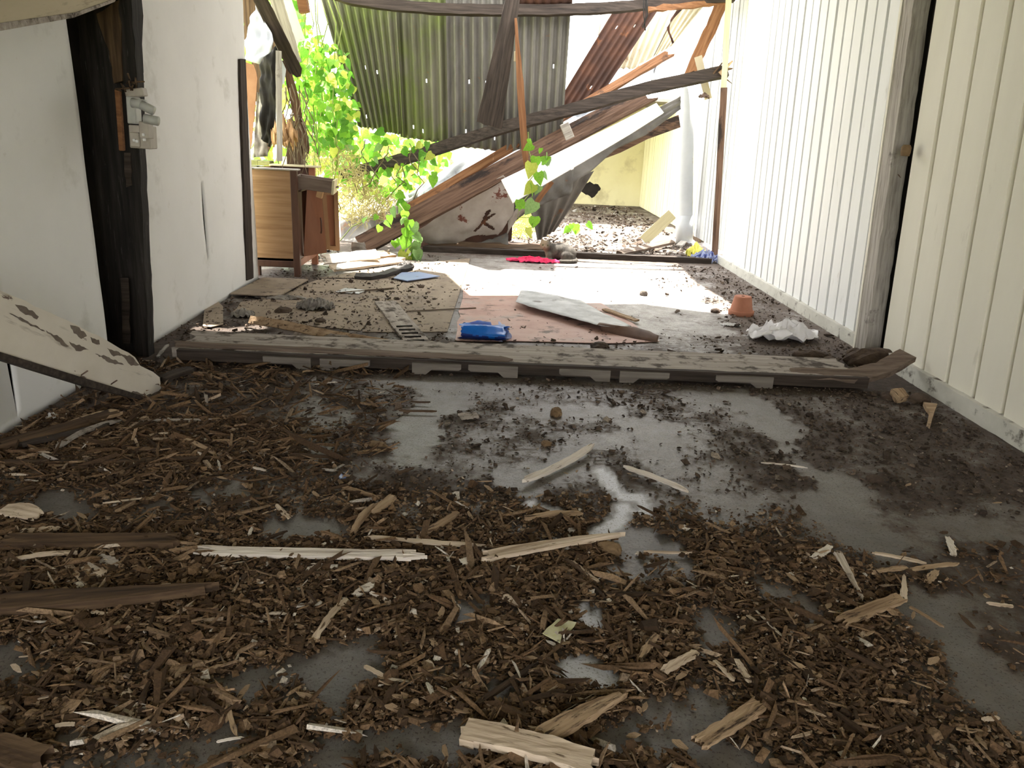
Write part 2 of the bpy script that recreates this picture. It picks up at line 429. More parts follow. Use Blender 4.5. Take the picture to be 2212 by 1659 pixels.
steel = surf('rusty steel', [(.10, .065, .05), (.20, .14, .11)], scale=12, bmp=.3, rough=.6, metal=.5)
plastic_sheet = surf('torn white plastic sheet', [(.36, .38, .44), (.48, .50, .56)], scale=3, bmp=.15, rough=.4, trans=.12)
card_brown = surf('brown peeling board', [(.22, .105, .055), (.34, .185, .105)], scale=4, stretch=(1, 1, .4), bmp=.15, spots=[((.03, .018, .013), 3, .60, .68)])
black_cloth = surf('black hanging tarpaulin', [(.006, .006, .006), (.022, .02, .019)], scale=6, bmp=.4, rough=.85)
foam = surf('orange insulation foam', [(.33, .19, .085), (.50, .32, .17)], scale=9, bmp=.8, rough=.95)
moss = surf('mossy masonry', [(.10, .11, .04), (.20, .21, .085), (.26, .25, .14)], scale=8, bmp=.6, rough=.95)
twig_m = surf('dry twigs', [(.10, .075, .045), (.22, .175, .11)], scale=12, bmp=.3)
straw = surf('dry grass', [(.26, .21, .09), (.50, .45, .22)], scale=12, bmp=0, trans=.35)
stem_g = surf('green vine stem', [(.20, .27, .07), (.33, .38, .13)], scale=12, bmp=0)
leaf_a = surf('bright green vine leaf', [(.13, .33, .025), (.24, .48, .05)], scale=9, bmp=.1, rough=.5, trans=.5)
leaf_b = surf('mid green vine leaf', [(.07, .22, .02), (.13, .32, .035)], scale=9, bmp=.1, rough=.5, trans=.45)
leaf_y = surf('yellow green vine leaf', [(.42, .50, .07), (.56, .60, .14)], scale=9, bmp=.1, rough=.5, trans=.5)
leaf_d = surf('pale green dusty leaf', [(.16, .30, .09), (.27, .42, .16)], scale=9, bmp=.1, rough=.55, trans=.45)
grass_ground = surf('overgrown yard', [(.20, .24, .06), (.36, .38, .13), (.46, .44, .22)], scale=1.5, bmp=.5, rough=.95)
fur_dark = surf('tabby nose', [(.10, .05, .04), (.16, .08, .06)], bmp=0)
eye_m = surf('cat eye', [(.05, .06, .02), (.10, .11, .04)], bmp=0, rough=.2)
ceil_m = surf('dark ceiling boards', [(.20, .185, .165), (.30, .28, .25)], scale=2.5, bmp=.2)

# ================================================================== STRUCTURE
XR, XL = 2.29, -1.88
# ---- floor with earth, clean streaks and paint marks (colour masks with their own shape; light comes from the scene)
def polyd(X, Y, pts):
    d = np.full(X.shape, 9.0)
    P = [fl(*p) for p in pts]
    if len(P) == 1: return np.hypot(X - P[0].x, Y - P[0].y)
    for a, b in zip(P[:-1], P[1:]):
        ex, ey = b.x - a.x, b.y - a.y; L2 = ex * ex + ey * ey + 1e-9
        t = np.clip(((X - a.x) * ex + (Y - a.y) * ey) / L2, 0, 1)
        d = np.minimum(d, np.hypot(X - a.x - t * ex, Y - a.y - t * ey))
    return d
def sst(a, b, x):
    t = np.clip((x - a) / (b - a), 0, 1); return t * t * (3 - 2 * t)
CLEAN = [([(1610, 855), (1660, 900), (1720, 990), (1790, 1040), (1850, 1120), (1900, 1180)], .055), ([(1985, 1290), (2090, 1400), (2205, 1570)], .05),
         ([(930, 830), (915, 900), (895, 960)], .06), ([(1440, 1190), (1500, 1270), (1550, 1370)], .05), ([(1360, 1180), (1375, 1230)], .06),
         ([(765, 1400), (735, 1500), (700, 1640)], .045), ([(520, 1470), (690, 1475)], .045), ([(1000, 1325), (1080, 1305)], .035),
         ([(600, 1140), (720, 1140)], .035), ([(1640, 1260), (1760, 1310)], .05), ([(780, 1620), (950, 1610)], .05), ([(200, 1650), (450, 1640)], .05),
         ([(1220, 1600), (1320, 1615)], .03), ([(1480, 1560), (1560, 1640)], .05), ([(350, 1090), (480, 1070)], .04), ([(90, 1090), (170, 1105)], .035),
         ([(1010, 1450), (1080, 1480)], .04), ([(10, 1440), (60, 1460)], .05), ([(330, 1455), (430, 1450)], .04), ([(1100, 1040), (1200, 1010)], .05)]
PAINT = [([(1300, 1015), (1320, 1050), (1345, 1075), (1385, 1075), (1395, 1105)], .028), ([(1350, 1095), (1335, 1125), (1290, 1150)], .032), ([(1262, 1310), (1268, 1350)], .013),
         ([(1292, 1320), (1288, 1355)], .013), ([(1230, 1455), (1260, 1440), (1300, 1460)], .035), ([(1150, 1090), (1200, 1105)], .022)]
def fields(X, Y):
    n1 = fbm(X, Y, 1.3, 4, 3); n2 = fbm(X, Y, 6.0, 4, 11); n3 = fbm(X, Y, 22.0, 3, 29)
    near = 1 - sst(1.95, 2.75, Y + 0.8 * (n1 - .5))
    mid = sst(2.2, 2.7, Y) * (1 - sst(3.7, 3.9, Y))
    lft = 1 - sst(-1.15, -0.55, X + .4 * (n1 - .5)); rgt = sst(0.9, 1.35, X + .3 * (n2 - .5))
    d = near * (0.86 - .25 * rgt) + mid * (0.50 + .30 * lft + .20 * rgt)
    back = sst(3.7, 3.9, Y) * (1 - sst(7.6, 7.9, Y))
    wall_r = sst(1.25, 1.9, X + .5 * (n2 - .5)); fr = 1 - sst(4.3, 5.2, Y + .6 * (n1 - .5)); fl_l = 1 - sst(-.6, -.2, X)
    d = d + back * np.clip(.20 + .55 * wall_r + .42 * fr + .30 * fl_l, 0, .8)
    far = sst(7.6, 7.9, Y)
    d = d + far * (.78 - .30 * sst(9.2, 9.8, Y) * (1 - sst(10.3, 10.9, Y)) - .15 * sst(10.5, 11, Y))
    d = d + .45 * (n1 - .5) + .75 * (n2 - .5) + .35 * (n3 - .5)
    for pts, w in CLEAN:
        q = polyd(X, Y, pts); d = d - .62 * (1 - sst(w * .35, w * 2.1, q + .16 * (n2 - .5) + .10 * (n3 - .5)))
    paint = np.zeros_like(X)
    for pts, w in PAINT:
        q = polyd(X, Y, pts); m = 1 - sst(w * .7, w * 1.15, q + .05 * (n2 - .5) + .035 * (n3 - .5)); paint = np.maximum(paint, m); d = d - .9 * (1 - sst(w * .8, w * 1.5, q))
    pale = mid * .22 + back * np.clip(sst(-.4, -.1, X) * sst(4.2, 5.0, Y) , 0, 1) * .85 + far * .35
    return np.clip(d, 0, 1), np.clip(pale, 0, 1), paint
xs = np.arange(-2.1, 2.72, .016)
ys = np.concatenate([np.arange(-2.6, 1.0, .3), np.arange(1.0, 4.2, .014), np.arange(4.2, 8.2, .026), np.arange(8.2, 15.0, .1)])
GX, GY = np.meshgrid(xs, ys)
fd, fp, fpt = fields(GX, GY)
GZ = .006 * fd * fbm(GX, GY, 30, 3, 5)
nx, ny = len(xs), len(ys)
fv = np.stack([GX.ravel(), GY.ravel(), GZ.ravel()], 1)
ii = (np.arange(ny - 1)[:, None] * nx + np.arange(nx - 1)[None, :]).ravel()
ff = np.stack([ii, ii + 1, ii + nx + 1, ii + nx], 1)
def npmesh(name, v, f, mat, attrs=None, col=None, smooth=True):
    me = bpy.data.meshes.new(name); k = f.shape[1]
    me.vertices.add(len(v)); me.vertices.foreach_set('co', v.astype(np.float32).ravel())
    me.loops.add(f.size); me.loops.foreach_set('vertex_index', f.astype(np.int32).ravel())
    me.polygons.add(len(f)); me.polygons.foreach_set('loop_start', np.arange(0, f.size, k, dtype=np.int32))
    me.polygons.foreach_set('use_smooth', np.full(len(f), smooth))
    me.update(calc_edges=True)
    for nme, a in (attrs or {}).items():
        at = me.attributes.new(nme, 'FLOAT', 'POINT'); at.data.foreach_set('value', a.astype(np.float32).ravel())
    if col is not None:
        at = me.attributes.new('Col', 'FLOAT_COLOR', 'POINT'); at.data.foreach_set('color', col.astype(np.float32).ravel())
    me.materials.append(mat); me.validate()
    return me
g = NT('concrete floor with earth')
v = coords(g, rnd=False)
def attr(g, n):
    a = g.n('ShaderNodeAttribute'); a.attribute_name = n; return a
dA = attr(g, 'dirt').outputs['Fac']; pA = attr(g, 'pale').outputs['Fac']; tA = attr(g, 'paint').outputs['Fac']
nA = noise(g, v, 34, 6, .7); nB = noise(g, v, 5, 6, .65); nC = noise(g, v, 130, 3, .6)
def math_(g, op, a, b):
    m = g.n('ShaderNodeMath', operation=op)
    for i, q in enumerate((a, b)):
        if hasattr(q, 'links'): g.l(q, m.inputs[i])
        else: m.inputs[i].default_value = q
    return m.outputs[0]
grey = ramp(g, nB, [(.3, (.092, .089, .086)), (.7, (.175, .168, .160))])
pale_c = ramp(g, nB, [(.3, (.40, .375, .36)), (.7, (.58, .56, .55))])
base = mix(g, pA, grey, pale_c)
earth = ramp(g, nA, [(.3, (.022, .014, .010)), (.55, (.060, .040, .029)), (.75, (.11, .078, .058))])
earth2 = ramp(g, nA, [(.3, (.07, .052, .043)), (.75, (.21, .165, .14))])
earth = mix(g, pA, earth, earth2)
dn = math_(g, 'ADD', dA, math_(g, 'MULTIPLY', math_(g, 'SUBTRACT', nA, .5), 1.1))
nD = noise(g, v, 11, 8, .75)
film = mix(g, math_(g, 'MULTIPLY', math_(g, 'ADD', dA, .42), ramp(g, nD, [(.34, .0), (.58, 1.0)])), base, ramp(g, nA, [(.3, (.06, .045, .035)), (.75, (.17, .132, .105))]))
film = mix(g, ramp(g, nC, [(.57, 0.0), (.64, .85)]), film, (.035, .024, .018))
dm = ramp(g, dn, [(.40, 0.0), (.72, 1.0)])
col = mix(g, dm, film, earth)
pm = math_(g, 'MULTIPLY', tA, ramp(g, nC, [(.30, 0.0), (.46, 1.0)]))
col = mix(g, pm, col, (.62, .63, .70))
g.l(col, g.b.inputs['Base Color'])
rg = mix(g, dm, (.42, .42, .42), (.85, .85, .85)); g.l(rg, g.b.inputs['Roughness'])
g.b.inputs['Specular IOR Level'].default_value = .45
bump(g, nA, .5, .006)
floor_m = g.m
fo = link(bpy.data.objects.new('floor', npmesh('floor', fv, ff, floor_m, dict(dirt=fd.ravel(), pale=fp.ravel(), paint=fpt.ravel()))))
struct(fo)
# yard outside
gnd = mk('ground', [(-30, -12, -.06), (30, -12, -.06), (30, 60, -.06), (-30, 60, -.06)], [(0, 1, 2, 3)], grass_ground); struct(gnd)

# ---- left wall: two bulged fibre cement sheets with split cracks, post gap between them
wl = struct(empty('wall_left', (XL, 3, 0)))
def wall_sheet(y0, y1, lean, crack=None, z1=2.75, seed=0, bulge=.02):
    strips = []
    if crack:
        yc, za, zb, wd = crack
        cut = lambda z: wd * max(0.0, math.sin(math.pi * min(1, max(0, (z - za) / (zb - za))))) ** .7 * .5
        strips = [(lambda z: y0 + lean * z * 0, lambda z: yc - cut(z)), (lambda z: yc + cut(z), lambda z: y1(z))]
    else: strips = [(lambda z: y0, lambda z: y1(z))]
    vs = []; fs = []
    nz_, ny_ = 90, 24
    for a, b in strips:
        base_i = len(vs)
        for i in range(nz_ + 1):
            z = z1 * i / nz_
            for j in range(ny_ + 1):
                y = a(z) + (b(z) - a(z)) * j / ny_
                dx = bulge * (nz(y * .9, z * .9, 1, seed) - .5) * 2 + .006 * (nz(y * 3, z * 3, 1, seed + 4) - .5)
                vs.append(Vector((XL + dx, y, z)) - Vector((XL, 3, 0)))
        for i in range(nz_):
            for j in range(ny_):
                q = base_i + i * (ny_ + 1) + j; fs.append((q, q + 1, q + ny_ + 2, q + ny_ + 1))
    o = mk('wall_sheet', vs, fs, fibre_white, wl, True)
    bm = bmesh.new(); bm.from_mesh(o.data); bmesh.ops.remove_doubles(bm, verts=bm.verts, dist=.0006); bm.to_mesh(o.data); bm.free()
    md = o.modifiers.new('thickness', 'SOLIDIFY'); md.thickness = .008; md.offset = 0
    return o
c1 = [atx(8, 765, XL), atx(32, 892, XL)]
wall_sheet(-2.6, lambda z: 3.68 + .02 * math.sin(z * 2.3), 0, (c1[1].y, c1[1].z - .02, c1[0].z + .35, .028), seed=1, bulge=.03)
c2 = [atx(430, 388, XL), atx(437, 560, XL)]
wall_sheet(4.11, lambda z: 6.17 + .02 * math.sin(z * 3), 0, (c2[0].y, c2[1].z, c2[0].z, .034), seed=5, bulge=.028)
mk('cavity_shade', [(-.12, -5.6, 0), (-.12, 3.15, 0), (-.12, 3.15, 2.75), (-.12, -5.6, 2.75)], [(0, 1, 2, 3)], gap_dark, wl)  # near-black sheet added so the gap and cracks look dark
# dark charred post in the gap, and the grey-black stud beside it
post = empty('timber_post', aty(300, 770, 3.95))
post.location.z = 0
tag(post, 'blackened split timber post standing in the gap of the left white wall', 'post')
def child_keep(o, p):
    o.parent = p; o.matrix_parent_inverse = p.matrix_basis.inverted()
    return o
bpy.context.view_layer.update()
pp = planeY(4.00)
o = pslab('charred_slab', [(158, -40), (285, -40), (288, 60), (288, 180), (290, 330), (300, 500), (312, 770), (262, 768), (243, 742), (228, 600), (208, 420), (188, 280), (172, 120)], pp, .10, w_black, axis=(0, 0, 1), seg=.05, jag=.006)
child_keep(o, post)
pp2 = planeY(3.93)
o = pslab('stud', [(282, -40), (292, 120), (298, 200), (301, 330), (310, 520), (322, 772), (296, 772), (288, 520), (276, 330), (268, 200), (258, 120), (252, -40)], pp2, .07, w_black, axis=(0, 0, 1), seg=.06, jag=.004, seed=4)
child_keep(o, post)
o = pslab('rotten_strip', [(208, 30), (256, 0), (262, 120), (264, 175), (246, 180), (236, 110), (220, 70)], planeY(3.92), .02, w_rot, axis=(0, 0, 1), seg=.03, jag=.006, seed=3)
child_keep(o, post)
o = pslab('grey_inner_slat', [(268, 330), (282, 330), (285, 400), (272, 405)], planeY(3.92), .015, w_dark, seg=.03, jag=.004, seed=3)
child_keep(o, post)
o = pslab('grey_bevel', [(260, 600), (277, 600), (281, 742), (266, 742)], planeY(3.925), .01, w_dark, seg=.05, jag=.004, seed=5)
child_keep(o, post)
# dark edge trim at the end of the left wall
o = slab('trim_1', [atx(519, 128, XL + .012), atx(531, 128, XL + .012), atx(548, 600, XL + .012), atx(534, 606, XL + .012)], Vector((1, 0, 0)), .05, w_dark, axis=(0, 0, 1), seg=.05, jag=.004); struct(o)

# ---- right wall: painted boards, skirting, leaning post, dark gap
SHR = .085
wr = struct(empty('wall_right', (XR, 4, 0)))
def board_mesh(w, h, mat, lean=SHR, z0=.08, groove=.014, d=.02):
    """one board: raised flat face with sloping edges down to the joint, lower end at z0; x- faces the room"""
    vs = []
    pr = ((-w / 2, d), (-w / 2 + groove - .003, d), (-w / 2 + groove, 0), (w / 2 - groove, 0), (w / 2 - groove + .003, d), (w / 2, d)); m = len(pr)
    for z in (z0, h):
        s = lean * z
        for y, x in pr: vs.append((x, y + s, z))
    fs = [(i, i + 1, i + 1 + m, i + m) for i in range(m - 1)]
    me = bpy.data.meshes.new('board'); me.from_pydata(vs, [], fs); me.materials.append(mat); me.update(); fixn(me)
    return me
rb = random.Random(3)
bm1 = board_mesh(.232, 2.75, paint_board, groove=.018, d=.030)
k = 0; y = 4.315
while y > -2.6:
    o = link(bpy.data.objects.new('board', bm1), wr); o.location = (rb.uniform(-.004, .004), y - 4 - .002, 0); y -= .2325
bm2 = board_mesh(.157, 2.75, paint_white, groove=.014, d=.030)
y = 4.74
FAR_BOARDS = []
while y < 7.98:
    o = link(bpy.data.objects.new('board', bm2), wr); o.location = (rb.uniform(-.003, .003), y - 4, 0)
    if y > 7.35: o.location.x += rb.uniform(0, .012); o.rotation_euler = (rb.uniform(-.008, .008), 0, 0)
    y += .158 + (.012 if y > 7.4 else 0)
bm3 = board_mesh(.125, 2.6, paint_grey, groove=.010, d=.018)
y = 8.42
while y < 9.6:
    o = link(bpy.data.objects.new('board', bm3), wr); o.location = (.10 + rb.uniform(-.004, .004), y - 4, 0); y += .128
# backing, skirting rails, near-black sheet for the gap's shade
o = mk('wall_backing', [(.04, -6.6, 0), (.04, .5, 0), (.04, .75, 2.75), (.04, -6.6, 2.75)], [(0, 1, 2, 3)], gap_dark, wr)
o = mk('wall_backing', [(.04, .68, 0), (.04, 3.3, 0), (.04, 3.6, 2.75), (.04, .9, 2.75)], [(0, 1, 2, 3)], gap_dark, wr)
o = mk('cavity_shade', [(.11, .2, 0), (.11, .95, 0), (.11, 1.2, 2.75), (.11, .4, 2.75)], [(0, 1, 2, 3)], gap_dark, wr)  # near-black sheet stands in for the shade inside the gap
o = plank('bottom_rail', (XR - .012, -2.6, .045), (XR - .012, 4.40, .045), .085, .045, paint_dirty, n=(-1, 0, 0), ns=60, nc=2, jit=.003); child_keep(o, wr)
o = plank('bottom_rail', (XR - .010, 4.66, .042), (XR - .010, 8.04, .042), .08, .04, paint_dirty, n=(-1, 0, 0), ns=40, nc=2, jit=.003, seed=2); child_keep(o, wr)
bpy.context.view_layer.update()
rp = empty('timber_post', (XR, 4.6, 0)); tag(rp, 'grey weathered post with flaking paint beside the dark gap in the right wall', 'post')
bpy.context.view_layer.update()
o = plank('shaft', (XR - .01, 4.585, 0), (XR - .01, 4.86, 2.75), .13, .09, w_grey, n=(-1, 0, 0), ns=40, nc=4, jit=.006, seed=3); child_keep(o, rp)
o = plank('edge_strip', (XR - .035, 4.665, 0), (XR - .035, 4.935, 2.75), .022, .05, paint_board, n=(-1, 0, 0), ns=20, nc=1, jit=.001, seed=3); child_keep(o, rp)
p = atx(1957, 325, XR - .06)
o = lathe('knob', [(.0, -.03), (.022, -.03), (.026, -.01), (.026, .015), (.018, .03), (0, .03)], clod_tan, None, 14); o.location = p; child_keep(o, rp)
p = atx(1945, 383, XR - .06); tube('nail', [p, p + Vector((-.03, -.03, .015))], .003, steel, None, 6); child_keep(bpy.context.scene.objects['nail'], rp)
# far room beyond: yellow walls
yw = Plane(fl(1225, 443), fl(1385, 443), fl(1225, 443) + Vector((0, 0, 1)))
o = slab('wall_back', [Vector((.3, 14.45, -.02)), Vector((2.75, 14.45, -.02)), Vector((2.75, 14.45, 1.7)), Vector((.3, 14.45, 1.7))], Vector((0, -1, 0)), .08, yellow_wall); struct(o)
wy = struct(empty('wall_far_right', (2.52, 10, 0)))
bm4 = board_mesh(.16, 1.7, yellow_board, lean=0, z0=.02, groove=.012, d=.015)
y = 10.0
while y < 14.4:
    o = link(bpy.data.objects.new('board', bm4), wy); o.location = (rb.uniform(-.003, .003), y - 10, 0); y += .161
mk('wall_backing', [(.02, -.3, 0), (.02, 4.5, 0), (.02, 4.5, 1.7), (.02, -.3, 1.7)], [(0, 1, 2, 3)], yellow_wall, wy)
# roof over the front of the room and wall behind the camera (out of view)
roof_poly = [(-2.3, -2.7), (2.75, -2.7), (2.75, 9.9), (1.95, 9.8), (1.85, 8.0), (1.95, 6.9), (1.75, 6.75), (1.2, 7.0), (.75, 6.9), (.35, 7.1), (-.1, 7.0), (-.35, 7.9), (-.6, 8.05), (-.75, 7.75), (-1.25, 7.8), (-1.4, 8.1), (-2.3, 8.0), (-2.3, 5.75), (-1.70, 5.75), (-1.70, 5.80), (-1.5, 5.78), (-1.32, 5.92), (-1.28, 5.80), (-1.45, 5.69), (-1.70, 5.70), (-1.70, 5.749), (-2.3, 5.749)]  # edge, eave and slit shaped to place sun patches and dim the wall
o = slab('ceiling', [Vector((x, y, 2.75)) for x, y in roof_poly], Vector((0, 0, -1)), .04, ceil_m); struct(o)
o = slab('far_light_blocker', [Vector((-.2, 12.0, 1.7)), Vector((2.8, 12.0, 1.7)), Vector((2.8, 14.7, 1.7)), Vector((-.2, 14.7, 1.7))], Vector((0, 0, -1)), .04, ceil_m); struct(o)  # unseen slab added to dim the yellow room
wrr = struct(empty('wall_rear', (0, -2.6, 0)))
for nm, x0, x1, z0, z1 in (('wall_sheet', -2.0, -1.5, 0, 2.75), ('wall_sheet', 1.5, 2.4, 0, 2.75), ('wall_header', -1.5, 1.5, 2.35, 2.75)):     # unseen doorway behind the camera, made wide to brighten the room
    o = slab(nm, [Vector((x0, -2.6, z0)), Vector((x1, -2.6, z0)), Vector((x1, -2.6, z1)), Vector((x0, -2.6, z1))], Vector((0, 1, 0)), .05, fibre_white); child_keep(o, wrr)

# ================================================================== COLLAPSED ROOF
# ---- hanging corrugated sheets
def hang(px, Yt, Yb, n, mat, label, holes=(), ragged=0.0, seed=0, amp=.019, sag=0.0, ns=44):
    (a, b, c, d) = px
    o = corr('roof_sheet', aty(*a, Yt), aty(*b, Yt), aty(*c, Yb), aty(*d, Yb), n, amp, mat, ns=ns, holes=holes, ragged=ragged, seed=seed, sag=sag)
    return tag(o, label, 'roof sheet', 'corrugated sheets hanging from the sagging roof beam')
hang(((676, -60), (852, -60), (775, 276), (872, 296)), 8.50, 8.66, 9, galv_green_glow, 'corrugated sheet with painted-in green glow hanging leftmost, vines along its edge', holes=[(.42, .57), (.60, .60), (.24, .92)], ragged=.05, seed=2)
hang(((846, -60), (968, -60), (866, 300), (974, 312)), 8.53, 8.69, 6, galv_green_glow, 'grey hanging corrugated sheet with painted-in green glow and two bright nail holes, second from the vines', holes=[(.55, .62), (.25, .93), (.45, .94)], ragged=.04, seed=5)
hang(((962, -60), (1106, -60), (968, 316), (1100, 330)), 8.50, 8.66, 7, galv, 'grey hanging corrugated sheet behind the dark dangling plank', holes=[(.35, .6), (.62, .60), (.3, .9), (.75, .91)], ragged=.02, seed=8)
hang(((1098, -60), (1238, -60), (1094, 330), (1214, 300)), 8.46, 8.62, 7, galv, 'grey corrugated sheet hanging at the right end, next to the bright gap', holes=[(.78, .53)], seed=11)
# rust sheet and pale sheets sliding down behind the beams
o = corr('roof_sheet', aty(1335, 8, 9.35), aty(1432, 6, 9.35), aty(1180, 262, 8.95), aty(1282, 232, 8.95), 6, .012, rust_sheet, ragged=.0, holes=[(.3, .2), (.7, .22), (.6, .75)], seed=3, ns=40)
tag(o, 'rust brown corrugated sheet sliding diagonally between the grey sheets and pale sheets', 'roof sheet')
o = corr('roof_sheet', aty(1368, 8, 9.75), aty(1470, 4, 9.75), aty(1330, 150, 9.5), aty(1396, 152, 9.5), 6, .014, cream_sheet, seed=4, ragged=.08)
tag(o, 'pale cream corrugated sheet tilted behind the rust brown sheet', 'roof sheet')
o = corr('roof_sheet', aty(1462, 4, 9.8), aty(1530, 2, 9.8), aty(1404, 128, 9.55), aty(1452, 100, 9.55), 5, .014, cream_sheet, seed=6, ragged=.12)
tag(o, 'pale corrugated sheet with a torn rusty hole near the right wall', 'roof sheet')
o = corr('roof_sheet', aty(1296, 30, 9.9), aty(1345, 20, 9.9), aty(1290, 80, 9.8), aty(1318, 70, 9.8), 3, .014, galv_pink, seed=7, ragged=.2, ns=12)
tag(o, 'small pinkish corrugated scrap at the top edge left of the rust sheet', 'roof sheet')
o = corr('roof_sheet', aty(1100, -70, 8.28), aty(1238, -70, 8.28), aty(1108, 12, 8.42), aty(1236, 10, 8.42), 7, .012, rust_sheet, seed=9, ns=10)
tag(o, 'dark corrugated strip above the sagging beam at the top edge', 'roof sheet')
# sagging purlin along the top of the opening
P = [(690, -22), (760, -1), (850, 13), (950, 20), (1060, 23), (1180, 23), (1260, 20), (1330, 16), (1400, 10), (1500, 2), (1585, -7)]
root = tag(empty('roof_beam', aty(1180, 22, 8.4)), 'dark sagging roof beam running across the top of the opening', 'beam')
segs = []
for i in range(len(P) - 1):
    a = aty(*P[i], 8.38 + max(0, P[i][0] - 1230) * .0007); b = aty(*P[i + 1], 8.38 + max(0, P[i + 1][0] - 1230) * .0007)
    segs.append((a, b))
pts = [segs[0][0]] + [b for a, b in segs]
def beam_poly(name, pts, w, t, mat, n=(0, -1, .25), parent=None, jit=.004, seed=0):
    """one continuous beam along a polyline"""
    rr = random.Random(seed); vs = []; fs = []; fine = []
    for a, b in zip(pts[:-1], pts[1:]):
        for k in range(5): fine.append(a.lerp(b, k / 5))
    fine.append(pts[-1]); N = Vector(n)
    o0 = sum(fine, Vector()) / len(fine)
    for i, p in enumerate(fine):
        X = (fine[min(i + 1, len(fine) - 1)] - fine[max(0, i - 1)]).normalized(); Z = (N - X * N.dot(X)).normalized(); Y = Z.cross(X)
        for u, v in ((-.5, -.5), (.5, -.5), (.5, .5), (-.5, .5)):
            vs.append(p - o0 + Y * u * w + Z * v * t + Vector((0, 0, rr.uniform(-jit, jit))))
    for i in range(len(fine) - 1):
        for k in range(4): fs.append((i * 4 + k, i * 4 + (k + 1) % 4, i * 4 + 4 + (k + 1) % 4, i * 4 + 4 + k))
    fs += [(3, 2, 1, 0), tuple((len(fine) - 1) * 4 + k for k in range(4))]
    o = mk(name, vs, fs, mat, parent); o.location = o0; fixn(o.data)
    return o
o = beam_poly('beam_body', pts, .095, .06, w_dark, seed=1); child_keep(o, root)
o = beam_poly('rotten_edge', [aty(1400, 20, 8.42), aty(1480, 14, 8.5), aty(1568, 4, 8.62)], .05, .03, w_orange, seed=3, jit=.012); child_keep(o, root)
# wire bundle dangling from the beam
wb = tag(empty('wire_bundle', aty(1395, 30, 8.3)), 'black wires dangling from the sagging beam in front of the rust sheet', 'wire')
for k, (x0, x1, x2, y2) in enumerate(((1391, 1390, 1394, 66), (1396, 1394, 1392, 55), (1399, 1397, 1388, 60), (1393, 1398, 1396, 40))):
    o = tube('wire', [aty(x0, -30, 8.3), aty(x1, 10, 8.3), aty(x1 + 1, 35, 8.3), aty(x2, y2, 8.3)], .006, wire_m, None, 6); child_keep(o, wb)
# torn rusty strip hanging on the pale sheets
o = ruled('torn_strip', [aty(1480, 14, 9.2), aty(1455, 40, 9.2), aty(1440, 60, 9.2), aty(1452, 95, 9.2)], [aty(1466, 16, 9.2), aty(1448, 42, 9.2), aty(1446, 66, 9.2), aty(1456, 92, 9.2)], rust_sheet, nu=18, nv=3, noise=.03)
tag(o, 'torn rusty strip dangling over the pale corrugated sheets', 'metal strip')
# dark board dangling in front of the sheets
o = plank('hanging_plank', aty(1112, -25, 8.1), aty(1056, 274, 7.9), .25, .022, w_dark, ns=14, nc=6, taper=lambda q: .5 + .5 * q, r1=.03, jit=.002, seed=4)
tag(o, 'dark plank dangling at an angle in front of the corrugated sheets', 'plank')
o = ppk('batten', (1114, 40, 8.02), (1136, 358, 7.72), .066, .03, w_orange, taper=lambda s: min(1, .28 + 1.6 * s) if s < .9 else (1 - (s - .9) * 4), ns=14, nc=3, jit=.003, bend=0)
tag(o, 'orange brown pointed batten hanging down over the collapsed beams', 'batten')
bt = o
o = box('fixing', aty(1116, 122, 7.95), (.05, .02, .09), w_cream, None); tag(o, 'small pale bracket nailed to the top of the hanging batten', 'bracket')
# ---- diagonal beams
cA = aty(778, 532, 7.78); cB = aty(1412, 196, 8.72)
o = plank('fallen_beam', cA, cB, .195, .07, w_brown, ns=30, nc=5, jit=.003, r1=.25, n=(-.1, -1, .35), seed=5)
tag(o, 'wide brown stained roof beam lying diagonally with its lower end on the floor', 'beam')
o = ppk('fallen_rail', (882, 450, 8.38), (1452, 112, 9.06), .082, .05, w_orange, ns=24, nc=3, jit=.003, r1=.1, n=(-.1, -1, .5), seed=6)
tag(o, 'thin orange brown rail lying parallel above the wide stained beam', 'beam')
pa = [aty(735, 382, 8.72), aty(910, 332, 8.62), aty(1100, 272, 8.42), aty(1230, 238, 8.36), aty(1400, 190, 8.4), aty(1570, 154, 8.5)]
ra = tag(empty('fallen_beam', aty(1100, 272, 8.42)), 'long dark beam crossing the pile, its right end splintered against the white wall', 'beam')
o = beam_poly('beam_body', pa, .115, .06, w_dark, seed=8, jit=.003, n=(0, -1, .4)); child_keep(o, ra)
for k, (a, b, w_) in enumerate((((1555, 160, 8.44), (1586, 128, 8.44), .05), ((1540, 160, 8.46), (1572, 122, 8.46), .022), ((1560, 164, 8.43), (1583, 182, 8.43), .02), ((1565, 150, 8.43), (1584, 148, 8.43), .04))):
    o = ppk('splinter', a, b, w_, .02, w_rot if k else w_tan, r1=.05, taper=lambda s: 1 - .8 * s, seed=k + 2); child_keep(o, ra)
# white fascia panel
o = pslab('white_fascia', [(1083, 388), (1200, 332), (1330, 268), (1418, 222), (1434, 243), (1360, 290), (1250, 355), (1108, 438)], plane3((1083, 388, 7.98), (1418, 222, 8.42), (1108, 438, 7.90)), .025, white_panel)
tag(o, 'bright white fascia panel lying on the diagonal brown beam', 'panel')
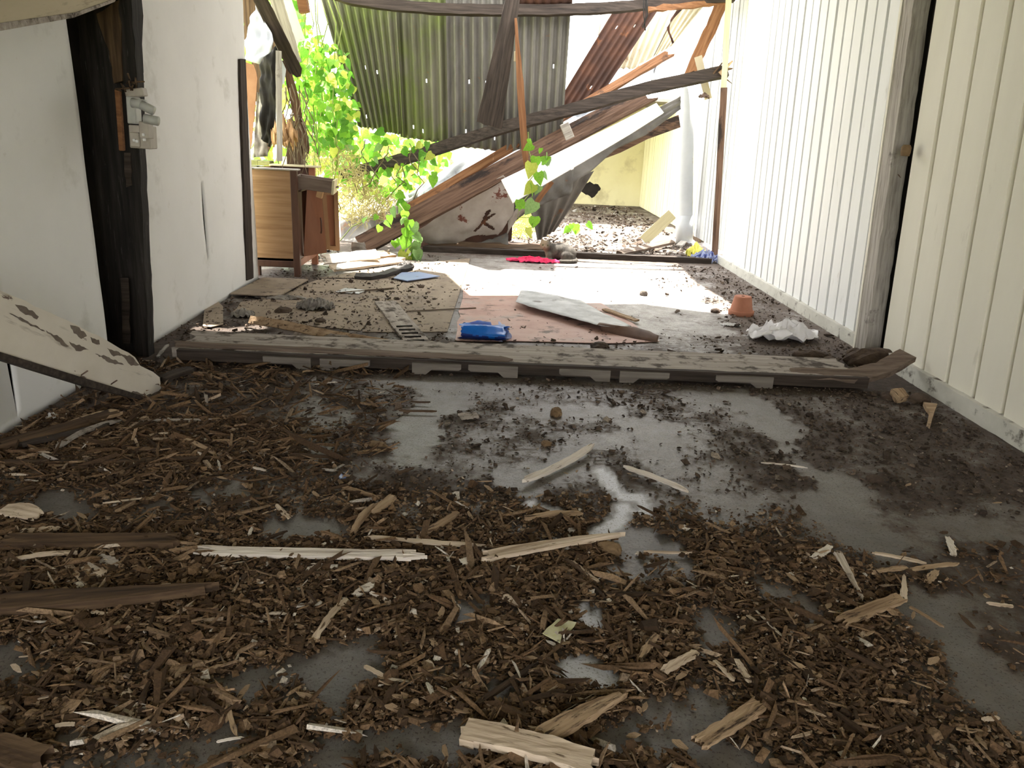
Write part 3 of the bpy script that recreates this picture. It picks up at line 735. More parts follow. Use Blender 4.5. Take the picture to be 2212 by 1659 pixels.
# grey flashing folded under the panel
o = ruled('metal_flashing', [aty(1470, 206, 8.75), aty(1400, 245, 8.70), aty(1300, 300, 8.6), aty(1200, 352, 8.5), aty(1100, 420, 8.4), aty(1085, 470, 8.36)],
          [aty(1470, 236, 8.72), aty(1395, 292, 8.66), aty(1330, 322, 8.58), aty(1275, 372, 8.5), aty(1175, 430, 8.4), aty(1095, 492, 8.34)], galv_grey, nu=40, nv=10, noise=.03, ns=9, seed=3)
tag(o, 'dull grey metal flashing curling under the white fascia panel', 'flashing')
o = pslab('broken_board', [(1466, 248), (1470, 275), (1400, 300), (1340, 330), (1300, 345), (1330, 318), (1400, 275)], planeY(9.0), .03, w_brown)
tag(o, 'brown board end behind the grey flashing near the white pipe', 'board')
# corrugated dark leaning sheet below the panel
o = corr('roof_sheet', aty(1140, 438, 8.55), aty(1282, 368, 8.75), aty(1160, 522, 8.62), aty(1196, 500, 8.95), 4, .02, galv_grey, seed=4, ns=24, sag=.02)
tag(o, 'dark rusty corrugated sheet leaning under the white panel beside the yellow room', 'roof sheet')
o = ruled('bent_sheet', [aty(1240, 362, 8.42), aty(1205, 372, 8.4), aty(1150, 412, 8.36)], [aty(1236, 418, 8.36), aty(1195, 432, 8.34), aty(1152, 448, 8.3)], galv_grey, nu=18, nv=10, noise=.05, ns=5, seed=9)
tag(o, 'bent grey sheet scrap with a rusty edge hanging below the panel', 'metal sheet')
o = ppk('rusty_strip', (1192, 392, 8.3), (1148, 452, 8.26), .05, .012, w_orange, ns=6, jit=.003); tag(o, 'orange rusted strip under the white panel', 'metal strip')
o = pslab('torn_scrap', [(1262, 400), (1274, 392), (1283, 398), (1292, 398), (1298, 407), (1288, 420), (1278, 428), (1270, 421), (1262, 418), (1256, 414)], planeY(8.9), .006, gap_dark, seg=.02, jag=.008)
tag(o, 'small black torn scrap sticking out before the yellow wall', 'scrap')
# pale stained sheet metal below the brown beam
def holesf(u, v):
    for (a, b, c, d, w_) in ((.70, .45, .64, .62, .022), (.64, .62, .56, .72, .018), (.64, .62, .74, .55, .018), (.64, .62, .72, .78, .014)):
        ex, ey = c - a, d - b; t = max(0, min(1, ((u - a) * ex + (v - b) * ey) / (ex * ex + ey * ey)))
        if math.hypot(u - a - t * ex, (v - b - t * ey)) < w_ * (.6 + .9 * nz(u * 30, v * 30, 1, 3)): return True
    return v > .93 - .10 * nz(u * 9, 1.2, 1, 6) + .06 * math.sin(u * 9)
o = ruled('metal_sheet', [aty(880, 512, 7.98), aty(1000, 436, 8.08), aty(1086, 376, 8.16), aty(1112, 405, 8.16)], [aty(905, 520, 8.12), aty(950, 540, 8.14), aty(1075, 520, 8.2), aty(1108, 470, 8.2)], galv_pink, nu=90, nv=60, noise=.035, ns=4, seed=12, holes=holesf)
tag(o, 'stained pale sheet metal with ragged rust holes under the brown beam', 'metal sheet')
o = ruled('metal_sheet', [aty(898, 478, 8.34), aty(1000, 418, 8.38), aty(1112, 368, 8.42)], [aty(900, 542, 8.22), aty(1000, 545, 8.24), aty(1105, 520, 8.3)], rust_sheet, nu=24, nv=12, noise=.05, ns=4, seed=14)
tag(o, 'rust red sheet showing through the holes of the pale stained sheet', 'metal sheet')
o = ruled('metal_scrap', [aty(960, 532, 8.2), aty(1040, 522, 8.25), aty(1098, 500, 8.3)], [aty(962, 542, 8.12), aty(1040, 545, 8.12), aty(1098, 530, 8.14)], galv_grey, nu=16, nv=6, noise=.04, seed=17)
tag(o, 'crumpled grey and rust scrap lying at the foot of the stained sheet', 'metal sheet')
o = ruled('metal_scrap', [aty(1100, 470, 8.25), aty(1125, 440, 8.3), aty(1150, 422, 8.35)], [aty(1095, 508, 8.25), aty(1118, 470, 8.3), aty(1152, 440, 8.35)], galv_pink, nu=12, nv=6, noise=.03, seed=18)
tag(o, 'curled pale metal strip beside the gap left of the leaning dark sheet', 'metal sheet')
# big sloping metal sheets lying behind the beams
o = ruled('metal_sheet', [aty(880, 420, 8.80), aty(1000, 340, 8.86), aty(1100, 300, 8.92), aty(1210, 262, 8.96)], [aty(905, 470, 8.55), aty(1010, 400, 8.62), aty(1120, 345, 8.70), aty(1220, 300, 8.76)], galv_blue, nu=40, nv=12, noise=.05, ns=4, seed=21)
tag(o, 'long blue grey metal sheet lying on the pile between the beams', 'metal sheet')
o = ruled('metal_sheet', [aty(1200, 255, 9.0), aty(1300, 198, 9.1), aty(1420, 138, 9.2)], [aty(1230, 278, 8.75), aty(1310, 235, 8.85), aty(1400, 195, 8.95)], galv_blue, nu=30, nv=10, noise=.05, ns=6, seed=23)
tag(o, 'crumpled bright galvanised sheet between the two upper diagonal beams', 'metal sheet')
o = ruled('metal_sheet', [aty(1380, 140, 9.35), aty(1460, 100, 9.4), aty(1520, 70, 9.45)], [aty(1400, 205, 9.0), aty(1450, 182, 9.0), aty(1500, 155, 9.05)], white_panel, nu=24, nv=10, noise=.04, ns=5, seed=25)
tag(o, 'bright pinkish white sheet at the top of the pile against the right wall', 'metal sheet')
o = ruled('metal_sheet', [aty(735, 478, 8.6), aty(830, 455, 8.6), aty(905, 418, 8.62)], [aty(735, 540, 8.4), aty(830, 520, 8.38), aty(905, 478, 8.4)], galv_grey, nu=24, nv=10, noise=.06, ns=5, seed=27)
tag(o, 'dark grey sheet under the vines behind the foot of the brown beam', 'metal sheet')
o = box('wood_block', aty(1225, 283, 8.22), (.09, .05, .16), w_grey, None, rot=(0, math.radians(-27), 0)); tag(o, 'short grey block nailed across the wide brown beam', 'block')
# leaning battens near the right wall
o = ppk('batten', (1560, 6, 9.0), (1488, 166, 8.85), .12, .05, w_orange, ns=12, jit=.008, nc=3, r1=.1, seed=8); tag(o, 'orange brown batten leaning from the beam end near the right wall', 'batten')
o = ppk('bracket', (1508, 122, 8.62), (1530, 214, 8.6), .075, .06, w_cream, ns=6, jit=.002); tag(o, 'pale box section bracket hanging near the splintered beam end', 'bracket')
o = ppk('batten', (1575, -20, 8.5), (1560, 250, 8.35), .055, .04, w_yellow, ns=10, jit=.002); tag(o, 'straight pale yellow batten standing against the white boards', 'batten')
o = ppk('batten', (1564, 190, 8.33), (1544, 552, 8.12), .062, .05, w_brown, ns=10, jit=.003); tag(o, 'straight brown batten standing between the white boards above the checked cloth', 'batten')
o = crumple('metal_clamp', aty(1520, 215, 8.5), .06, .05, .07, steel, n=16, seed=4); tag(o, 'twisted rusty clamp hanging below the pale bracket', 'clamp')
# white downpipe
root = tag(empty('drain_pipe', fl(1478, 524)), 'thick white downpipe standing before the yellow boarded wall', 'pipe')
pb = fl(1478, 526); ptp = aty(1481, 175, 9.75)
o = tube('pipe_shaft', [pb, pb.lerp(ptp, .18), pb.lerp(ptp, .6), ptp], .098, pvc, None, 28); child_keep(o, root)
o = tube('pipe_sleeve', [pb, pb.lerp(ptp, .175)], .103, pvc, None, 28); child_keep(o, root)
o = slab('dark_board', [Vector((2.46, 9.62, 0)), Vector((2.46, 9.95, 0)), Vector((2.46, 10.0, 2.2)), Vector((2.46, 9.7, 2.2))], Vector((-1, 0, 0)), .02, w_rot); tag(o, 'dark brown board in the slot behind the white downpipe', 'board')

# ================================================================== LEFT DEBRIS BY THE CABINET
o = ppk('leaning_beam', (548, -30, 6.6), (645, 166, 6.9), .105, .05, w_dark, ns=14, nc=3, jit=.004, r1=.14, seed=3); tag(o, 'dark beam end leaning down from the roof beside the left wall', 'beam')
o = ppk('weatherboard', (588, -30, 7.1), (643, 150, 7.3), .10, .02, w_grey, ns=12, nc=3, jit=.004, r1=.1, seed=4); tag(o, 'pale grey weatherboard just right of the dark leaning beam', 'board')
o = ppk('weatherboard', (608, -30, 7.4), (652, 100, 7.6), .09, .02, paint_white, ns=12, nc=3, jit=.004, r1=.1, seed=6); tag(o, 'white flaking weatherboard against the vines, top left of the opening', 'board')
o = ppk('broken_board', (616, 130, 7.0), (664, 335, 7.2), .07, .025, w_brown, ns=12, nc=3, jit=.006, r1=.1, seed=7); tag(o, 'narrow brown board slanting down towards the cabinet among the roots', 'board')
o = pslab('hanging_block', [(637, -20), (658, -20), (666, 24), (656, 27), (646, 28)], planeY(7.6), .08, w_orange); tag(o, 'mustard brown timber end poking down at the top edge above the vines', 'beam')
o = ruled('plastic_sheet', [aty(549, 10, 6.75), aty(540, 60, 6.7), aty(526, 92, 6.65), aty(530, 130, 6.62)], [aty(556, 14, 6.7), aty(580, 62, 6.66), aty(592, 93, 6.6), aty(560, 139, 6.6)], plastic_sheet, nu=24, nv=14, noise=.05, ns=4, seed=31)
tag(o, 'torn bluish white plastic sheet hanging beside the left wall end', 'plastic sheet')
o = pslab('peeling_board', [(528, 133), (548, 140), (556, 170), (552, 215), (546, 280), (539, 330), (530, 345), (524, 240)], planeY(6.62), .012, card_brown, axis=(0, 0, 1), seg=.04, jag=.006); tag(o, 'brown peeling hardboard hanging at the end of the left wall', 'board')
o = ruled('tarpaulin', [aty(560, 138, 6.95), aty(562, 230, 6.95), aty(566, 300, 6.95)], [aty(598, 95, 6.9), aty(598, 230, 6.95), aty(590, 300, 6.95), aty(582, 318, 6.95)], black_cloth, nu=20, nv=12, noise=.07, ns=5, seed=33)
tag(o, 'black tattered tarpaulin hanging behind the grey batten', 'tarpaulin')
o = ruled('hanging_cloth', [aty(556, 200, 7.05), aty(550, 280, 7.05), aty(548, 340, 7.05)], [aty(570, 200, 7.05), aty(574, 280, 7.05), aty(578, 338, 7.05)], cloth_grey, nu=14, nv=10, noise=.05, ns=5, seed=35)
tag(o, 'grey green cloth strip hanging above the cabinet', 'cloth')
o = ppk('batten', (602, 110, 6.62), (604, 348, 6.55), .046, .02, w_grey, ns=10, jit=.003, nc=2); tag(o, 'grey brown batten hanging straight down above the cabinet', 'batten')
o = pslab('plastic_scrap', [(609, 130), (618, 150), (614, 180), (604, 186), (598, 165)], planeY(6.75), .004, plastic_sheet); tag(o, 'small white sheet scrap caught on the hanging batten', 'plastic sheet')
o = crumple('insulation_lump', aty(616, 330, 6.8), .11, .1, .16, foam, n=24, seed=8, folds=4); o.rotation_euler = (0, 0, 0); o.scale = (1, 1, 2.0); tag(o, 'orange insulation lump hanging behind the grey batten', 'insulation')
o = pslab('post_stump', [(622, 262), (650, 262), (651, 370), (655, 560), (622, 560), (619, 370)], planeY(7.15), .12, w_rot, axis=(0, 0, 1), seg=.05, jag=.006); tag(o, 'dark rotten post standing behind the cabinet', 'post')
o = pslab('green_stake', [(650, 268), (658, 268), (659, 560), (650, 560)], planeY(7.2), .04, w_yellow, axis=(0, 0, 1), seg=.1, jag=.003); tag(o, 'thin pale green stake beside the dark rotten post', 'stake')
for k, (x0, x1, y0, y1) in enumerate(((537, 562, 345, 356), (560, 588, 347, 357), (537, 560, 358, 366), (562, 580, 359, 366))):
    o = box('mossy_brick', (aty(x0, y0, 7.0) + aty(x1, y1, 7.0)) / 2, ((aty(x1, y0, 7) - aty(x0, y0, 7)).length, .12, (aty(x0, y0, 7) - aty(x0, y1, 7)).length), moss, None, bev=.006)
    tag(o, ['left upper mossy brick above the cabinet top', 'right upper mossy brick above the cabinet top', 'left lower mossy brick just above the cabinet top', 'right lower mossy brick just above the cabinet top'][k], 'brick', 'mossy bricks behind the cabinet')
o = slab('brick_pier', [aty(534, 366, 6.95), aty(600, 368, 6.95), aty(600, 540, 6.95), aty(534, 540, 6.95)], Vector((0, -1, 0)), .14, moss); tag(o, 'mossy masonry pier carrying the bricks behind the cabinet', 'pier')
o = pslab('dark_board', [(524, -25), (560, -25), (585, 60), (604, 110), (604, 240), (592, 300), (578, 330), (560, 300), (548, 180), (540, 120), (526, 90)], planeY(7.35), .02, w_rot, axis=(0, 0, 1), seg=.06, jag=.01); tag(o, 'dark sheet added to darken the void behind the tarpaulin at the wall end', 'board')  # dark sheet added to stand in for a shadowy void
# roots and dry stems tangled there
tw = tag(stuff(empty('root_tangle', aty(640, 350, 7.0))), 'tangle of dry roots and stems around the rotten post', 'roots')
vs = []; rt = random.Random(5)
for k in range(26):
    x = rt.uniform(612, 668); y = rt.uniform(180, 300); Yd = rt.uniform(6.9, 7.1); pts = []
    for j in range(7):
        pts.append(aty(x, y, Yd)); x += rt.uniform(-9, 12); y += rt.uniform(12, 32); Yd += rt.uniform(-.04, .04)
    o = tube('root', pts, [.006 - .0006 * j for j in range(7)], twig_m, None, 5); child_keep(o, tw)
# ---- cabinet
cab = tag(empty('cabinet', Vector((-1.75, 6.55, 0))), 'old wooden cabinet with open drawer and doors beside the left wall', 'cabinet')
cx0, cx1, cy0, cy1 = -1.945, -1.595, 6.30, 6.95
def cb(name, a, b, mat, parent=None, **k):
    c = ((a[0] + b[0]) / 2, (a[1] + b[1]) / 2, (a[2] + b[2]) / 2)
    o = box(name, c, (abs(b[0] - a[0]), abs(b[1] - a[1]), abs(b[2] - a[2])), mat, None, **k)
    child_keep(o, parent or cab); return o
cb('side_panel', (cx0, cy0, .125), (cx1 - .03, cy0 + .018, .83), w_ply)
cb('side_panel', (cx0, cy1 - .018, .125), (cx1, cy1, .83), w_cabdark)
cb('back_panel', (cx0, cy0, .13), (cx0 + .012, cy1, .83), w_ply)
cb('bottom_shelf', (cx0, cy0, .125), (cx1, cy1, .15), w_cabdark)
cb('middle_shelf', (cx0, cy0 + .02, .66), (cx1, cy1 - .02, .675), w_cabdark)
cb('corner_stile', (cx1 - .04, cy0 - .004, .0), (cx1 + .012, cy0 + .04, .835), w_cabdark)
cb('corner_stile', (cx1 - .04, cy1 - .04, .0), (cx1 + .012, cy1 + .004, .835), w_door)
cb('front_stile', (cx1 - .012, cy0 + .04, .14), (cx1 + .008, cy0 + .16, .67), w_cabdark)
cb('base_rail', (cx0, cy0 - .002, .075), (cx1, cy0 + .02, .128), w_cabdark)
cb('apron', (cx1 - .01, cy0 + .04, .08), (cx1 + .008, cy1 - .04, .14), w_door)
for (lx, ly) in ((cx0 + .02, cy0 + .02), (cx0 + .02, cy1 - .02)):
    cb('leg', (lx - .02, ly - .02, 0), (lx + .02, ly + .02, .125), w_cabdark)
cb('top_board', (cx0 - .005, cy0 - .005, .83), (cx1 + .02, cy0 + .10, .842), w_grey)
cb('top_board', (cx0 - .005, cy1 - .10, .83), (cx1 + .06, cy1 + .01, .845), w_yellow)
dr = empty('drawer', Vector((cx1, cy0 + .1, .75))); child_keep(dr, cab)
def ds(name, a, b, mat):
    o = box(name, ((a[0] + b[0]) / 2, (a[1] + b[1]) / 2, (a[2] + b[2]) / 2), (abs(b[0] - a[0]), abs(b[1] - a[1]), abs(b[2] - a[2])), mat, dr, bev=.002); return o
ds('drawer_side', (-.02, -.062, -.055), (.265, -.050, .04), w_drawer)
ds('drawer_side', (-.02, .19, -.055), (.265, .202, .04), w_drawer)
ds('drawer_bottom', (-.02, -.05, -.055), (.265, .19, -.047), w_drawer)
ds('drawer_back', (-.02, -.05, -.055), (-.01, .19, .04), w_drawer)
ds('drawer_front', (.265, -.07, -.065), (.283, .21, .045), w_yellow)
o = tube('handle', [(.29, .03, -.01), (.305, .04, -.01), (.305, .10, -.01), (.29, .11, -.01)], .006, steel, dr, 6)
dr.rotation_euler = (0, math.radians(6), math.radians(6))
def door(name, pxq, Y0, Y1, mat, frame=None):
    a, b, c, d = pxq
    q = [aty(*a, Y0), aty(*b, Y1), aty(*c, Y1), aty(*d, Y0)]
    n = (q[1] - q[0]).cross(q[3] - q[0]).normalized()
    if n.dot(CP - q[0]) < 0: n = -n
    o = slab(name, q, n, .018, mat); child_keep(o, cab)
    return o, q, n
o, q, n = door('door', ((663, 406), (694, 409), (706, 546), (656, 554)), 6.42, 6.46, w_door)
hp = q[1].lerp(q[2], .45) + (q[0] - q[1]) * .22
hd = tube('handle', [hp + n * .0 - o.location, hp + n * .022 + Vector((0, 0, -.02)) - o.location, hp + n * .022 + Vector((0, 0, -.10)) - o.location, hp + Vector((0, 0, -.12)) - o.location], .006, w_cabdark, o, 6)
o, q, n = door('door', ((694, 412), (728, 412), (732, 541), (704, 538)), 6.72, 6.78, w_door)
for a, b in ((0, 1), (1, 2), (2, 3), (3, 0)):
    d_ = (q[b] - q[a]).normalized(); m_ = (q[(a + 2) % 4] + q[(b + 2) % 4]) / 2 - (q[a] + q[b]) / 2; m_.normalize()
    f_ = plank('frame_rail', q[a] + m_ * .016 + n * .012 - o.location, q[b] + m_ * .016 + n * .012 - o.location, .036, .022, w_ply, None, n=n, ns=1, nc=1); f_.parent = o
o = box('wood_scrap', aty(691, 419, 6.38), (.05, .03, .06), foam, None, rot=(.2, .3, 0)); tag(o, 'orange torn veneer scrap below the open drawer', 'wood scrap')

# ================================================================== ON THE FLOOR
UP = Vector((0, 0, 1))
# ---- long fascia board with shaped corbel blocks across the floor
fb = tag(empty('fascia_board', fl(1106, 800)), 'long dusty fascia board with stepped blocks lying across the room floor', 'board')
fa = Vector((-1.66, 4.03, .052)); fe = Vector((1.93, 4.00, .052))
o = plank('board_face', fa, fe, .34, .05, w_greydirt, n=UP, ns=40, nc=6, jit=.003, r0=.10, r1=.05, seed=3); child_keep(o, fb)
o = plank('front_edge', (-1.60, 3.845, .048), (1.93, 3.82, .048), .055, .035, w_dark, n=(0, -1, 0), ns=30, nc=2, jit=.002, seed=4); child_keep(o, fb)
o = beam_poly('bent_end', [Vector((1.55, 3.86, .06)), Vector((1.85, 3.85, .065)), Vector((2.05, 3.92, .09)), Vector((2.22, 4.02, .15))], .10, .035, w_dusty, n=(0, -.3, 1), seed=2, jit=.005); child_keep(o, fb)
o = plank('split_strip', (-1.70, 3.90, .085), (.1, 3.87, .082), .05, .012, w_dusty, n=(0, -.2, 1), ns=24, nc=2, jit=.004, r0=.1, r1=.1, seed=6); child_keep(o, fb)
BL = [(560, 668, 0), (685, 797, 1), (887, 995, 1), (1010, 1118, 0), (1208, 1318, 0), (1340, 1445, 1), (1548, 1668, 0)]
for k, (x0, x1, fl_) in enumerate(BL):
    ya = 783 + (x0 - 560) * .0365 + 22
    a = fl(x0, ya, .0).x; b = fl(x1, ya, .0).x; w_ = b - a
    prof = [(0, .034), (.05, .026), (.60, .026), (.72, .0), (1, .0), (1, .060), (0, .060)]
    if fl_: prof = [(1 - u, z) for u, z in prof][::-1]
    pts = [Vector((a + u * w_, 3.80 - (a * .006), z + .004)) for u, z in prof]
    o = slab('corbel_block', pts, Vector((0, -1, 0)), .05, w_block); child_keep(o, fb)
# ---- rear sill
o = plank('floor_sill', (-.82, 7.98, .028), (2.18, 7.98, .028), .10, .055, w_dark, n=UP, ns=30, nc=3, jit=.006, r0=.1, seed=5)
tag(o, 'dark earthy timber sill across the floor behind the cat', 'sill')
o = plank('rotten_plank', (-.75, 8.14, .05), (.55, 8.12, .06), .12, .03, w_rot, n=(0, -.3, 1), ns=16, nc=3, jit=.01, r0=.2, r1=.2, seed=7); tag(o, 'rotten brown plank lying behind the sill left of the cat', 'plank')
o = plank('rotten_plank', (-.2, 8.32, .06), (.75, 8.26, .05), .10, .025, w_brown, n=(0, -.3, 1), ns=12, nc=3, jit=.01, r0=.2, r1=.2, seed=8); tag(o, 'broken brown plank under the sheet metal behind the cat', 'plank')
o = ppk('plank', (1336, 548, .03), (1452, 522, .06), .07, .035, w_dusty, n=(0, -.6, 1), ns=8, jit=.005, r0=.05); tag(o, 'earth covered plank on the floor left of the white pipe', 'plank')
o = plank('leaning_board', fl(1390, 520, .02), aty(1452, 462, 9.45), .13, .02, w_yellow, ns=6, nc=2, jit=.003); tag(o, 'pale greenish board leaning on the white downpipe', 'board')
o = plank('wood_offcut', fl(1466, 532, .02), fl(1478, 522, .03), .07, .03, w_grey, n=UP); tag(o, 'short grey offcut at the foot of the white downpipe', 'wood scrap')
# ---- boards and lino on the floor
o = fslab('hardboard_sheet', [(690, 600), (860, 572), (1016, 558), (990, 640), (966, 716), (850, 717), (782, 716), (850, 628), (880, 600)], .004, tan_board, z=.004); tag(o, 'tan hardboard sheet on the floor beside the pink linoleum', 'board')
o = fslab('hardboard_sheet', [(520, 652), (600, 640), (690, 602), (876, 602), (846, 630), (778, 714), (690, 706), (640, 700), (560, 690), (500, 676)], .004, tan_board, z=.004, seg=.12, jag=.02, seed=4); tag(o, 'dirty tan hardboard sheet on the floor in front of the cabinet', 'board')
o = fslab('plywood_offcut', [(496, 634), (578, 638), (606, 637), (666, 603), (568, 599)], .008, tan_board, z=.022); tag(o, 'square plywood offcut under the cabinet leg by the left wall', 'board')
o = fslab('cardboard_piece', [(442, 662), (470, 650), (482, 662), (482, 700), (455, 706), (438, 704)], .004, tan_board, z=.012); tag(o, 'small tan card piece near the sunlit strip by the left wall', 'cardboard')
o = fslab('linoleum', [(1006, 601), (1165, 606), (1300, 655), (1425, 737), (1330, 741), (1200, 738), (1100, 736), (983, 735)], .004, lino_red, z=.006, seg=.15, jag=.012, seed=3); tag(o, 'faded pink linoleum lying in the middle of the floor', 'linoleum')
lg = tag(empty('linoleum_strip', fl(1250, 690)), 'folded over grey backed linoleum strip with a curled end', 'linoleum')
E0 = [fl(1140, 598, .016), fl(1167, 611, .02), fl(1239, 641, .022), fl(1301, 676, .022), fl(1364, 705, .03)]
E1 = [fl(1114, 652, .05), fl(1144, 663, .05), fl(1206, 678, .052), fl(1296, 703, .055), fl(1352, 708, .05)]
o = ruled('grey_face', E0, E1, lino_grey, nu=36, nv=10, noise=.008, ns=7, seed=3, bulge=.006, th=.003); child_keep(o, lg)
o = slab('torn_flap', [fl(1095, 611, .014), fl(1140, 597, .02), fl(1160, 612, .024), fl(1141, 627, .02), fl(1122, 620, .014)], Vector((0, 0, 1)), .003, lino_grey, seg=.03, jag=.006); child_keep(o, lg)
c0 = [fl(1290, 702, .054), fl(1330, 706, .055), fl(1370, 708, .052), fl(1404, 718, .04), fl(1420, 731, .02)]
c1 = [fl(1296, 712, .012), fl(1335, 724, .010), fl(1372, 732, .010), fl(1402, 737, .010), fl(1420, 739, .012)]
o = ruled('curled_end', c0, c1, lino_brown, nu=20, nv=8, noise=.004, bulge=-.03, th=.003, seed=5); child_keep(o, lg)
o = ppk('lath', (1306, 668, .02), (1380, 694, .02), .045, .012, w_tan, n=UP, ns=6, jit=.002, r1=.03); tag(o, 'short tan slat lying behind the grey linoleum strip', 'slat')
# ---- slatted plank, curved boards, rails
sp = tag(empty('slotted_plank', fl(875, 700)), 'flat grey plank with notched slots lying on the tan hardboard', 'plank')
o = ppk('plank_body', (832, 652, .016), (905, 744, .016), .15, .014, w_greydirt, n=UP, ns=12, nc=4, jit=.003, seed=5); child_keep(o, sp)
for k in range(5):
    s_ = .62 + k * .075; c = fl(832, 652, .026).lerp(fl(905, 744, .026), s_)
    o = box('slot', c, (.10, .012, .008), gap_dark, None, rot=(0, 0, math.radians(18)), bev=.001); child_keep(o, sp)  # solid dark bars stand in for the shade in the slots
o = beam_poly('bent_board', [fl(540, 690, .05), fl(600, 700, .06), fl(700, 720, .06), fl(800, 738, .05), fl(935, 756, .02)], .05, .012, w_tan, n=(0, -1, .5), seed=3, jit=.004); tag(o, 'long bent tan lath lying behind the fascia board', 'lath')
o = beam_poly('bent_board', [fl(640, 716, .03), fl(720, 735, .04), fl(800, 742, .035), fl(850, 752, .02)], .07, .012, w_greydirt, n=(0, -.7, .8), seed=6, jit=.004); tag(o, 'wide grey bent lath under the long tan lath', 'lath')
o = ppk('lath', (700, 752, .02), (905, 762, .02), .025, .012, w_tan, n=UP, ns=12, jit=.003, r0=.05, r1=.05); tag(o, 'thin tan lath along the rear edge of the fascia board', 'lath')
o = ppk('thin_strip', (878, 672, .014), (1028, 665, .014), .014, .004, w_rot, n=UP, ns=10, jit=.001); tag(o, 'thin dark strip crossing from the tan hardboard onto the linoleum', 'strip')
o = ppk('lath', (604, 702, .03), (540, 695, .05), .04, .012, w_tan, n=UP, jit=.004, r0=.04, r1=.04); tag(o, 'short tan lath by the sunlit strip', 'lath')
o = ppk('lath', (735, 632, .016), (850, 622, .016), .02, .006, w_rot, n=UP, jit=.002, ns=8); tag(o, 'dark thin lath lying on the tan hardboard near the blue panel', 'lath')
o = fslab('glass_fragment', [(724, 630), (775, 634), (792, 626), (745, 622)], .004, lino_grey, z=.012); tag(o, 'grey speckled sheet fragment on the tan hardboard', 'fragment')
o = fslab('laminate_panel', [(850, 600), (880, 606), (950, 596), (905, 587), (868, 588)], .006, blue_tile, z=.02); tag(o, 'blue grey laminate panel lying in front of the vines', 'panel')
o = beam_poly('rubber_hose', [fl(768, 597, .025), fl(800, 598, .03), fl(830, 593, .03), fl(860, 583, .04), fl(888, 578, .05)], .06, .035, rubber, n=(0, -.4, 1), seed=3, jit=.003); tag(o, 'dark bent rubber strip beside the blue laminate panel', 'rubber strip')
o = crumple('rubber_knot', fl(876, 580), .08, .06, .07, rubber, n=18, seed=11); tag(o, 'dark crumpled knot at the end of the rubber strip', 'rubber scrap')
o = ppk('pale_plank', (690, 562, .06), (830, 548, .10), .14, .02, w_white, n=(0, -.5, 1), ns=10, jit=.006, r0=.1, r1=.15); tag(o, 'bleached plank lying between the cabinet and the beam foot', 'plank')
o = ppk('pale_plank', (700, 582, .03), (880, 560, .03), .12, .02, w_pale, n=(0, -.3, 1), ns=10, jit=.006, r0=.1, r1=.15, seed=5); tag(o, 'sunlit pale plank right of the cabinet legs', 'plank')
o = ppk('tan_roll', (770, 556, .07), (850, 548, .07), .10, .03, w_tan, n=(0, -.6, 1), ns=8, jit=.006, r0=.06, r1=.06, seed=8); tag(o, 'tan broken plank at the foot of the brown beam', 'plank')
for k, (x, y) in enumerate(((728, 578), (752, 574))):
    o = ppk('white_tag', (x, y - 8, .05), (x + 3, y + 4, .03), .03, .003, paper_white, n=(0, -.7, 1), ns=2); tag(o, ['white tape end on the pale planks, left of two', 'white tape end on the pale planks, right of two'][k], 'tape', 'white tape ends')
# end plate on the beam foot
o = ruled('beam_end_cap', [fl(760, 522, .18), fl(757, 535, .10), fl(763, 548, .02)], [aty(788, 524, 7.7), aty(790, 540, 7.68), aty(786, 548, 7.66)], galv_pink, nu=10, nv=6, noise=.02, seed=3); tag(o, 'crumpled metal cap around the foot of the brown beam', 'metal cap')
# ---- terracotta pot upside down
pc = fl(1600, 680)
pot = tag(empty('flower_pot', pc), 'upturned terracotta flower pot on the floor by the right wall', 'flower pot')
S = .088
lathe('pot_body', [(S * .92, .035), (S * .90, .04), (S * .70, .132), (S * .68, .137), (S * .60, .139), (.012, .139)], terracotta, pot, 40)
lathe('rim', [(S * .95, .0), (S * 1.02, .002), (S * 1.04, .03), (S * 1.02, .036), (S * .92, .037)], terracotta, pot, 40)
lathe('drain_hole', [(.013, .1395), (.011, .130), (.0, .128)], terracotta_in, pot, 16)
# ---- cloths
o = crumple('white_cloth', fl(1686, 732), .25, .18, .12, cloth_white, n=72, seed=3, folds=3.4, rot=.2); tag(o, 'crumpled white cloth on the floor by the right wall', 'cloth')
o = crumple('grey_rag', fl(682, 668), .14, .10, .075, cloth_grey, n=36, seed=9, folds=6); tag(o, 'crumpled dark grey rag on the tan hardboard', 'rag')
o = crumple('grey_rag', fl(610, 646), .18, .07, .03, cloth_grey, n=30, seed=12, folds=6); tag(o, 'flat grey rag strip near the plywood offcut', 'rag')
o = crumple('paper_scrap', fl(1210, 772), .11, .05, .045, paper_white, n=24, seed=14, folds=4); tag(o, 'crumpled white paper on the rear edge of the fascia board', 'paper')
o = crumple('paper_scrap', fl(1578, 704), .07, .04, .02, paper_white, n=16, seed=15, folds=4); tag(o, 'small white paper between pot and white cloth', 'paper')
o = crumple('dirty_rag', fl(525, 684), .08, .07, .05, cloth_grey, n=20, seed=16, folds=4); tag(o, 'small rag at the right end of the sunlit strip', 'rag')
